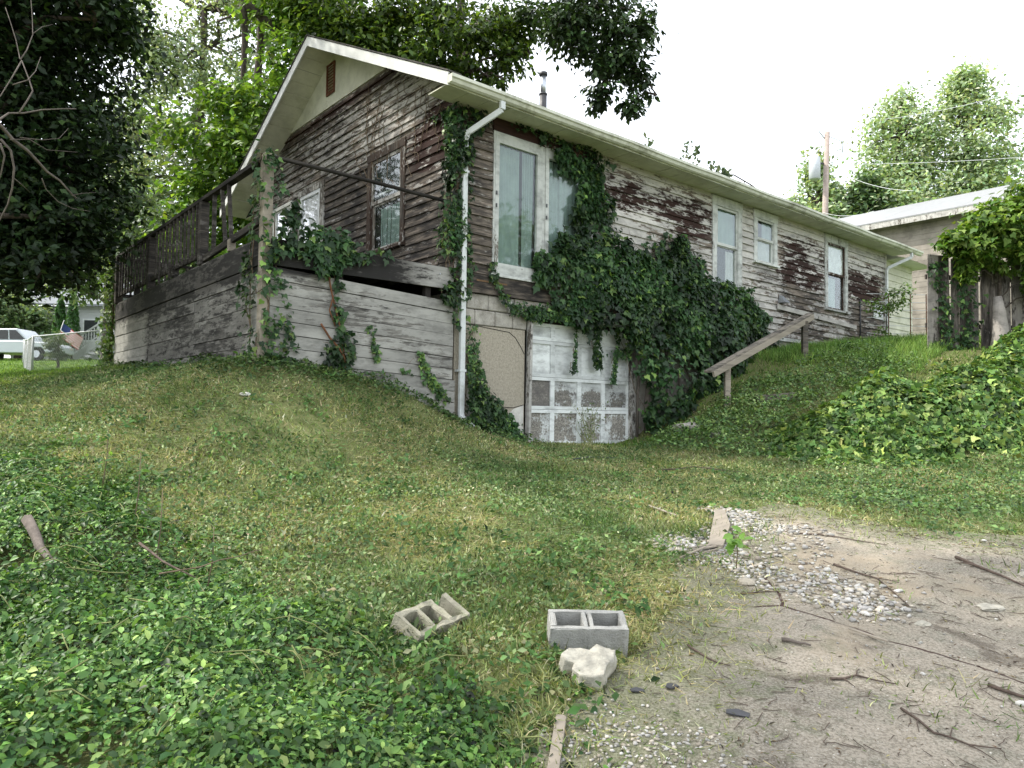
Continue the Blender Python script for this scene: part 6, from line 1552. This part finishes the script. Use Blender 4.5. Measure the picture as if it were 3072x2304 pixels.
# ================================================================== RIGHT FENCE WITH VINE
fx, fy = 8.02, 14.0
t = empty('board_fence', (fx, fy, gz(fx, fy)), label='weathered grey upright board fence under a heap of vines at the right edge', cat='fence')
rf = random.Random(5)
x = 0.0; i = 0
while x < 5.2:
    w_ = rf.uniform(.15, .24); h = 1.86 + rf.uniform(-.08, .06); gap = .02 if i not in (4,) else .07
    yy = rf.uniform(-.02, .02) + x * .12; z0 = gz(fx + x, fy + yy) - t.location.z - .15
    lean = rf.uniform(-.02, .02)
    MB().hexa([(x, yy - .012, z0), (x + w_, yy - .012, z0), (x + w_, yy + .012, z0), (x, yy + .012, z0), (x + lean, yy - .012, h), (x + w_ + lean, yy - .012, h - rf.uniform(0, .04)), (x + w_ + lean, yy + .012, h), (x + lean, yy + .012, h)]).build('board', M['fence_wood'], t, wear=(rf.uniform(.25, .6), rf.uniform(.1, .5), rf.uniform(.35, .8)), bevel=.003)
    x += w_ + gap; i += 1
for z in (.5, 1.45): MB().bar((0, .06, z), (5.2, .68, z), .04, .09).build('rail', M['fence_wood'], t, wear=(.2, .3, .8))
# grey stump of an old post in front of it
MB().tube([(0, 0, -.1), (.02, 0, .3), (.0, 0, .75), (-.03, 0, 1.05)], [.20, .15, .11, .07], 9).build('dead_tree_stump', M['fence_wood'], None, wear=(.7, .2, .35), label='pale split grey trunk standing in front of the right fence', cat='tree stump').location = (9.28, 13.8, gz(9.28, 13.8))
tree('fence_vine', (9.6, 14.25), (9.4, 13.95, 5.0), [(9.4, 13.75, 5.25, .8, .5, .5), (8.75, 13.75, 4.95, .5, .4, .3), (10.1, 13.8, 5.6, .8, .5, .6), (10.0, 13.75, 4.9, .6, .3, .4), (8.45, 13.75, 4.98, .3, .3, .16), (10.8, 13.8, 5.2, .8, .5, .7), (8.7, 13.75, 4.45, .16, .15, .25), (9.3, 13.82, 4.55, .25, .12, .25), (10.0, 13.85, 4.3, .25, .1, .4), (10.6, 13.8, 4.3, .5, .2, .5)],
     11000, .13, [(.07, .145, .025), (.12, .21, .035), (.20, .29, .06)], (.35, .4, .25), 'leaf', 'bright green broad-leaved vine heaped over the top of the right fence', cat='vine', r0=.05, seed=26, sub=14, spread=.22, hollow=.35, down=(-.2, -.3, -.8), kind='ivy', twigs=.5)
for k_, (s0, z0_, w_, lb) in enumerate(((8.3, 3.0, .22, 'ivy on the left boards of the right fence'), (8.75, 3.0, .25, 'ivy climbing the middle boards of the right fence'))):
    n = 210; rng = np.random.default_rng(60 + k_); u = rng.uniform(0, 1, n)
    P = np.stack([rng.normal(0, w_ * .45, n) + .1 * np.sin(u * 5), rng.normal(-.06, .03, n), 1.7 * u ** 1.3], 1)
    me = leaf_mesh('fence_ivy', P, np.tile((0, -1., .4), (n, 1)), rng.uniform(.05, .11, n), 'ivy', palette(n, IVC, (.35, .35, .22, .08), .2, rng), down=(0, 0, -1), jit=.45, rng=rng)
    o = link('fence_ivy', me, M['ivy'], label=lb, cat='ivy', kind='stuff'); o.location = (s0, 14.0, gz(s0, 14.0))
# wire fence between house and board fence
t = empty('wire_fence', (8.9, 18.2, gz(8.9, 18.2)), label='white rusty wire panel between the house end and the board fence', cat='fence')
for i in range(7): MB().bar((0, 0, .15 + i * .2), (1.6, .1, .15 + i * .2), .012, .012).build('wire', M['downspout'], t)
for x in (0.55, 1.1, 1.5): MB().bar((x, 0, 0), (x, 0, 1.35), .018, .018, up=(0, 1, 0)).build('stake', M['rust'], t)
# sapling in that gap
tree('gap_shrub', (9.05, 17.6), (9.1, 17.6, 4.2), [(9.0, 17.6, 4.3, .35, .3, .3), (9.3, 17.5, 4.6, .3, .3, .25), (8.95, 17.6, 3.6, .2, .2, .3)], 900, .09, [(.09, .17, .04), (.13, .21, .05)], None, 'leaf', 'small shrub in the gap between downspout and right fence', cat='shrub', r0=.02, seed=27, sub=14, spread=.3, hollow=.1)

# ================================================================== NEIGHBOURING GARAGE (right)
Ux, Uy = CT, ST; 
g0 = Vector((14.0, 28.6, 0)); along = Vector((ST, -CT, 0)); back_ = Vector((CT, ST, 0))
t = empty('neighbour_garage', (g0.x, g0.y, gz(g0.x, g0.y)), label='grey block garage with low pale metal roof behind the house at right', cat='garage')
o = t.location
def L3(p): return (p.x - o.x, p.y - o.y, p.z - o.z)
def q4(s0, s1, d0, d1, z0, z1):
    return [L3(g0 + along * s + back_ * d + Vector((0, 0, z))) for s, d, z in ((s0, d0, z0), (s1, d0, z0), (s1, d1, z0), (s0, d1, z0), (s0, d0, z1), (s1, d0, z1), (s1, d1, z1), (s0, d1, z1))]
M['gwall'] = mat_simple('stained_block', (.30, .27, .235), .9, .3, 1.2, bump=.3, stain=(.13, .115, .10), stain_amt=.6)
zc = 3.9
for r_ in range(26):
    MB().hexa(q4(-5, 9, 0, .2, zc + r_ * .2 + .004, zc + r_ * .2 + .196)).build('block_course', M['gwall'], t)
MB().hexa(q4(-5, 9, .205, 7, 3.2, 9.09)).build('garage_core', M['backing'], t)
for i in range(5):
    s0 = -5.3 + i * 2.9
    a_ = [g0 + along * s + back_ * d + Vector((0, 0, z)) for s, d, z in ((s0, -.5, 9.11), (s0 + 2.89, -.5, 9.11), (s0 + 2.89, 5.5, 11.2), (s0, 5.5, 11.2))]
    MB().prism([L3(p) for p in a_], (0, 0, .05)).build('roof_sheet', mat_simple('metal_roof', (.24, .245, .25), .4, .1, 3, .5) if i == 0 else bpy.data.materials['metal_roof'], t)
MB().hexa(q4(-5.3, 9.1, -.49, -.45, 8.90, 9.105)).build('eave_board', M['trim'], t, wear=(.6, .2, .5))

# utility pole with transformer and wires
t = empty('utility_pole', (16.35, 38, gz(16.35, 38)), label='wooden utility pole with grey transformer behind the house', cat='utility pole')
zb = t.location.z
MB().tube([(-.15, 0, -.2), (.0, 0, 10.0 - zb), (.2, 0, 16.7 - zb)], [.19, .16, .13], 10).build('pole', mat_simple('pole_wood', (.34, .28, .245), .9, .2, 8), t)
MB().tube([(-.52, -.1, 14.1 - zb), (-.52, -.1, 14.15 - zb), (-.52, -.1, 15.25 - zb), (-.52, -.1, 15.32 - zb)], [.2, .29, .29, .2], 14).build('transformer', mat_simple('transformer_paint', (.50, .53, .56), .5, .1, 8), t)
MB().bar((-.5, 0, 15.0 - zb), (.1, 0, 15.0 - zb), .08, .08).build('bracket', M['iron'], t)
MB().tube([(-.25, 0, 16.9 - zb), (-.22, 0, 16.7 - zb), (.1, 0, 16.3 - zb)], .03, 6).build('insulator', M['steel'], t)
MB().tube([(1.0, 0, 15.6 - zb), (1.0, 0, 16.2 - zb), (.2, 0, 16.5 - zb)], .025, 6).build('cutout', M['steel'], t)
def wire(pts, r_, label, sag=.3):
    a, b = Vector(pts[0]), Vector(pts[1]); P = []
    for i in range(13):
        u = i / 12; p = a.lerp(b, u) - Vector((0, 0, sag * 4 * u * (1 - u))); P.append(tuple(p - a))
    o = MB().tube(P, r_, 5).build('overhead_wire', M['downspout'], label=label, cat='wire', group='overhead wires'); o.location = a
wire([(16.4, 38, 14.95), (31.1, 22, 11.6)], .011, 'overhead wire running from the transformer pole to the right edge', .5)
wire([(16.5, 38, 15.0), (17.2, 31, 11.4)], .011, 'service wire dropping from the pole to the neighbouring garage roof', .35)
wire([(24.3, 50, 22.3), (20.4, 24, 13.7)], .011, 'upper overhead wire crossing the tall right tree', .4)
wire([(16.3, 38, 12.4), (15.0, 30, 10.2)], .010, 'low wire at the foot of the pole just over the roof', .2)

# ================================================================== LEFT BACKGROUND
# chain-link fence
t = empty('chain_link_fence', (-14.55, 22, gz(-14.55, 22)), label='grey chain-link fence on the lawn at the far left', cat='fence')
o = t.location
P1 = [(-14.55, 22), (-11.0, 20.0), (-9.3, 19.1)]; P2 = [(-14.55, 22), (-16.7, 25), (-18.83, 28), (-21, 31.2), (-23.2, 34.4)]
MS = mat_simple('fence_steel', (.36, .38, .39), .45, .1, 8, .5)
for pts in (P1, P2):
    for i, (x, y) in enumerate(pts):
        if pts is P2 and i == 0: continue
        zz = gz(x, y); MB().tube([(x - o.x, y - o.y, zz - o.z - .1), (x - o.x, y - o.y, zz - o.z + 1.1)], .035 if i == 0 else .022, 8).build('post', MS, t)
    for i in range(len(pts) - 1):
        (x, y), (x2, y2) = pts[i], pts[i + 1]; za, zb2 = gz(x, y) - o.z, gz(x2, y2) - o.z
        MB().tube([(x - o.x, y - o.y, za + 1.08), (x2 - o.x, y2 - o.y, zb2 + 1.08)], .022, 6).build('top_rail', MS, t)
        mb = MB(); Ls = math.hypot(x2 - x, y2 - y); n = int(Ls / .11)
        for k_ in range(-9, n):
            for s_ in (1, -1):
                u0 = k_ / n; u1 = (k_ + 9.5) / n
                c0, c1 = max(u0, 0), min(u1, 1)
                if c1 <= c0: continue
                w0, w1 = (c0 - u0) / (u1 - u0), (c1 - u0) / (u1 - u0)
                if s_ < 0: w0, w1 = 1 - w0, 1 - w1
                pa = (x + (x2 - x) * c0 - o.x, y + (y2 - y) * c0 - o.y, za + (zb2 - za) * c0 + .03 + 1.04 * w0); pb = (x + (x2 - x) * c1 - o.x, y + (y2 - y) * c1 - o.y, za + (zb2 - za) * c1 + .03 + 1.04 * w1)
                mb.tube([pa, pb], .0028, 3, cap=False)
        mb.build('wire_mesh', MS, t, kind='stuff')
# white house with grey roof and porch stairs
nx_, ny_ = -24.5, 45.0
t = empty('white_house', (nx_, ny_, gz(nx_, ny_)), label='pale house with grey roof and raised porch beyond the left lawn', cat='house')
WH = mat_simple('pale_siding', (.46, .48, .48), .7, .08, 2); GR = mat_simple('grey_shingle', (.20, .215, .23), .9, .15, 4)
for i in range(17): MB().box(-6, 8, -1.0 - .0, -.9, .1 + i * .18, .1 + i * .18 + .172).build('clapboard', WH, t)
MB().box(-6, 8, -.895, 7, -1, 3.15).build('house_core', WH, t)
for sgn in (0, 1):
    y0, y1 = (-1.6, 3.0) if not sgn else (7.6, 3.002)
    for i in range(4):
        MB().prism([(-6.5 + i * 3.75, y0, 3.1), (-6.5 + i * 3.75 + 3.74, y0, 3.1), (-6.5 + i * 3.75 + 3.74, y1, 6.1), (-6.5 + i * 3.75, y1, 6.1)], (0, 0, .12)).build('roof_section', GR, t)
for x in (-5.2, -1.6):
    w_ = MB().box(x, x + 1.0, -1.06, -1.005, 1.0, 2.4).build('window', M['downspout'], t); MB().box(x + .1, x + .9, -1.07, -1.062, 1.1, 2.3).build('pane', M['room'], w_)
MB().box(1.2, 8, -4.2, -1.02, 1.6, 1.8).build('porch_floor', WH, t)
MB().box(1.0, 8.2, -4.5, -1.02, 3.2, 3.35).build('porch_roof', GR, t)
for x in (1.35, 3.4, 5.6): MB().box(x, x + .16, -4.15, -4.0, 1.8, 3.2).build('porch_post', WH, t)
sx, sy = -24.2, 40.0; sz_ = gz(sx, sy)
t = empty('porch_stairs', (sx, sy, sz_), label='long white wooden stairs with balusters rising to the neighbour porch', cat='stairs')
RISE, RUN = 2.0, 2.9
for i in range(11): MB().box(i * RUN / 11, (i + 1.15) * RUN / 11, 0, 1.1, (i + 1) * RISE / 11 - .04, (i + 1) * RISE / 11).build('tread', WH, t)
for y in (-.06, 1.1): MB().bar((-.05, y, .0), (RUN, y, RISE), .05, .34).build('stringer', WH, t)
for y in (-.06,): 
    MB().bar((-.1, y, 1.0), (RUN, y, RISE + 1.0), .08, .07).build('handrail', WH, t); MB().bar((-.1, y, .32), (RUN, y, RISE + .32), .05, .06).build('bottom_rail', WH, t)
    for i in range(19): x = .05 + i * RUN / 19; MB().box(x, x + .045, y - .02, y + .02, .34 + x * RISE / RUN, .98 + x * RISE / RUN).build('baluster', WH, t)
MB().box(-.14, -.02, -.12, 0, 0, 1.15).build('newel_post', WH, t)
# arborvitae pair
for i, (x, y, h, lb) in enumerate(((-24.75, 39.6, 2.5, 'left of the two narrow evergreens beside the porch stairs'), (-23.95, 39.4, 2.7, 'right of the two narrow evergreens beside the porch stairs'))):
    n = 3500; rng = np.random.default_rng(70 + i); u = rng.uniform(0, 1, n) ** .8; an = rng.uniform(0, 6.28, n); rad = .46 * (1 - u) ** .6 * (1 + .15 * np.sin(an * 5 + u * 20)) * rng.uniform(.8, 1, n)
    zb = gz(x, y); t = empty('narrow_evergreen', (x, y, zb), label=lb, cat='evergreen', group='narrow evergreens by the stairs')
    P = np.stack([rad * np.cos(an), rad * np.sin(an), .6 + (h + .4) * u], 1)
    me = leaf_mesh('crown', P, np.stack([np.cos(an), np.sin(an), .4 + 0 * an], 1), rng.uniform(.08, .16, n), 'oval', palette(n, [(.035, .10, .025), (.06, .15, .035)], None, .2, rng), down=(0, 0, 1.5), jit=.4, rng=rng)
    link('crown', me, M['leaf'], t, kind='stuff'); MB().tube([(0, 0, -.1), (0, 0, 1.5)], .06, 6).build('trunk', M['bark'], t)
tree('round_shrub', (-16.9, 27), (-16.9, 27, 3.9), [(-17.0, 27, 4.05, .38, .4, .4), (-17.1, 27, 3.6, .32, .3, .25), (-16.85, 27, 3.5, .25, .3, .2)], 1500, .10, [(.07, .11, .055), (.11, .155, .08)], None, 'leaf', 'small round grey-green shrub tree behind the chain-link fence', cat='shrub', r0=.06, seed=28, sub=20, spread=.25, hollow=.1)
tree('roadside_tree', (-30, 44), (-30, 44, 9), [(-30, 42, 7.3, 2.4, 1.5, 1.5), (-27.6, 42, 6.5, 1.2, 1, .9), (-31.5, 43, 5.8, 2, 1.5, 1)], 7000, .3, G_MID, None, 'leaf', 'green tree at the left edge beyond the parked pickup', r0=.2, seed=29, sub=24, spread=.22, hollow=.1)
# parked silver pickup
px_, py_ = -28.2, 36.6; t = empty('parked_pickup', (px_, py_, gz(px_, py_) + .02), 0.03, label='silver-white pickup truck parked behind the chain-link fence at the left edge', cat='pickup truck')
CP = mat_simple('car_paint', (.48, .52, .56), .25, .03, 2, .6); TY = mat_simple('tyre_rubber', (.02, .02, .02), .8); 
body = [(-.1, .45), (.05, .95), (1.9, 1.02), (1.95, 1.0), (3.4, 1.0), (4.7, .92), (5.0, .75), (5.0, .42), (4.55, .38), (4.35, .68), (3.85, .68), (3.65, .38), (1.45, .38), (1.25, .68), (.75, .68), (.55, .38)]
mb = MB(); mb.prism([(x, 0, z) for x, z in body], (0, 1.75, 0)); bd = mb.build('body', CP, t, bevel=.04)
mb = MB(); mb.prism([(1.85, .12, 1.025), (2.05, .16, 1.62), (3.0, .16, 1.64), (3.65, .12, 1.0)], (0, 1.5, 0)); cb = mb.build('cab', CP, t, bevel=.04)
MB().prism([(1.98, .10, 1.08), (2.12, .12, 1.54), (2.55, .12, 1.55), (2.6, .10, 1.08)], (0, .02, 0)).build('side_window', M['iron'], cb)
MB().prism([(2.68, .10, 1.08), (2.63, .12, 1.55), (2.95, .12, 1.55), (3.45, .10, 1.08)], (0, .02, 0)).build('side_window', M['iron'], cb)
for x in (1.0, 4.1):
    for y in (-.02, 1.60):
        w_ = MB().tube([(x, y, .34), (x, y + .2, .34)], .34, 16).build('wheel', TY, t); MB().tube([(x, y - .012, .34), (x, y + .0, .34)], .19, 12).build('rim', M['steel'], w_)
MB().box(4.96, 5.02, .15, .4, .65, .78).build('headlight', M['plaster'], t); MB().box(4.96, 5.02, 1.35, 1.6, .65, .78).build('headlight', M['plaster'], t)
# flag on a slanting staff
t = empty('flag', (-23.3, 37.2, 4.6), label='striped red and white flag with blue canton on a slanting staff beyond the fence', cat='flag')
MB().tube([(-.35, 0, -.45), (.25, 0, 1.45)], .02, 6).build('staff', M['downspout'], t)
RD = mat_simple('flag_red', (.42, .05, .06), .8, .1); WT = mat_simple('flag_white', (.72, .72, .72), .8, .05); BL = mat_simple('flag_blue', (.03, .05, .16), .8, .1)
def fp(u, v): return (.2 + u * 1.05 + .0 * v - v * .24, .05 * math.sin(u * 7), 1.30 - v * .62 - u * .75)
for i in range(13):
    v0, v1 = i / 13, (i + 1) / 13 - .002; us = [0 if i > 6 else .4] + [.55, .7, .85, 1.0]
    vs = []; 
    for u in us: vs += [fp(u, v0), fp(u, v1)]
    MB().add(vs, [(2 * q, 2 * q + 2, 2 * q + 3, 2 * q + 1) for q in range(4)]).build('stripe', RD if i % 2 == 0 else WT, t)
vs = []
for u in (0, .13, .26, .4): vs += [fp(u, 0), fp(u, 7 / 13)]
MB().add(vs, [(2 * q, 2 * q + 2, 2 * q + 3, 2 * q + 1) for q in range(3)]).build('canton', BL, t)
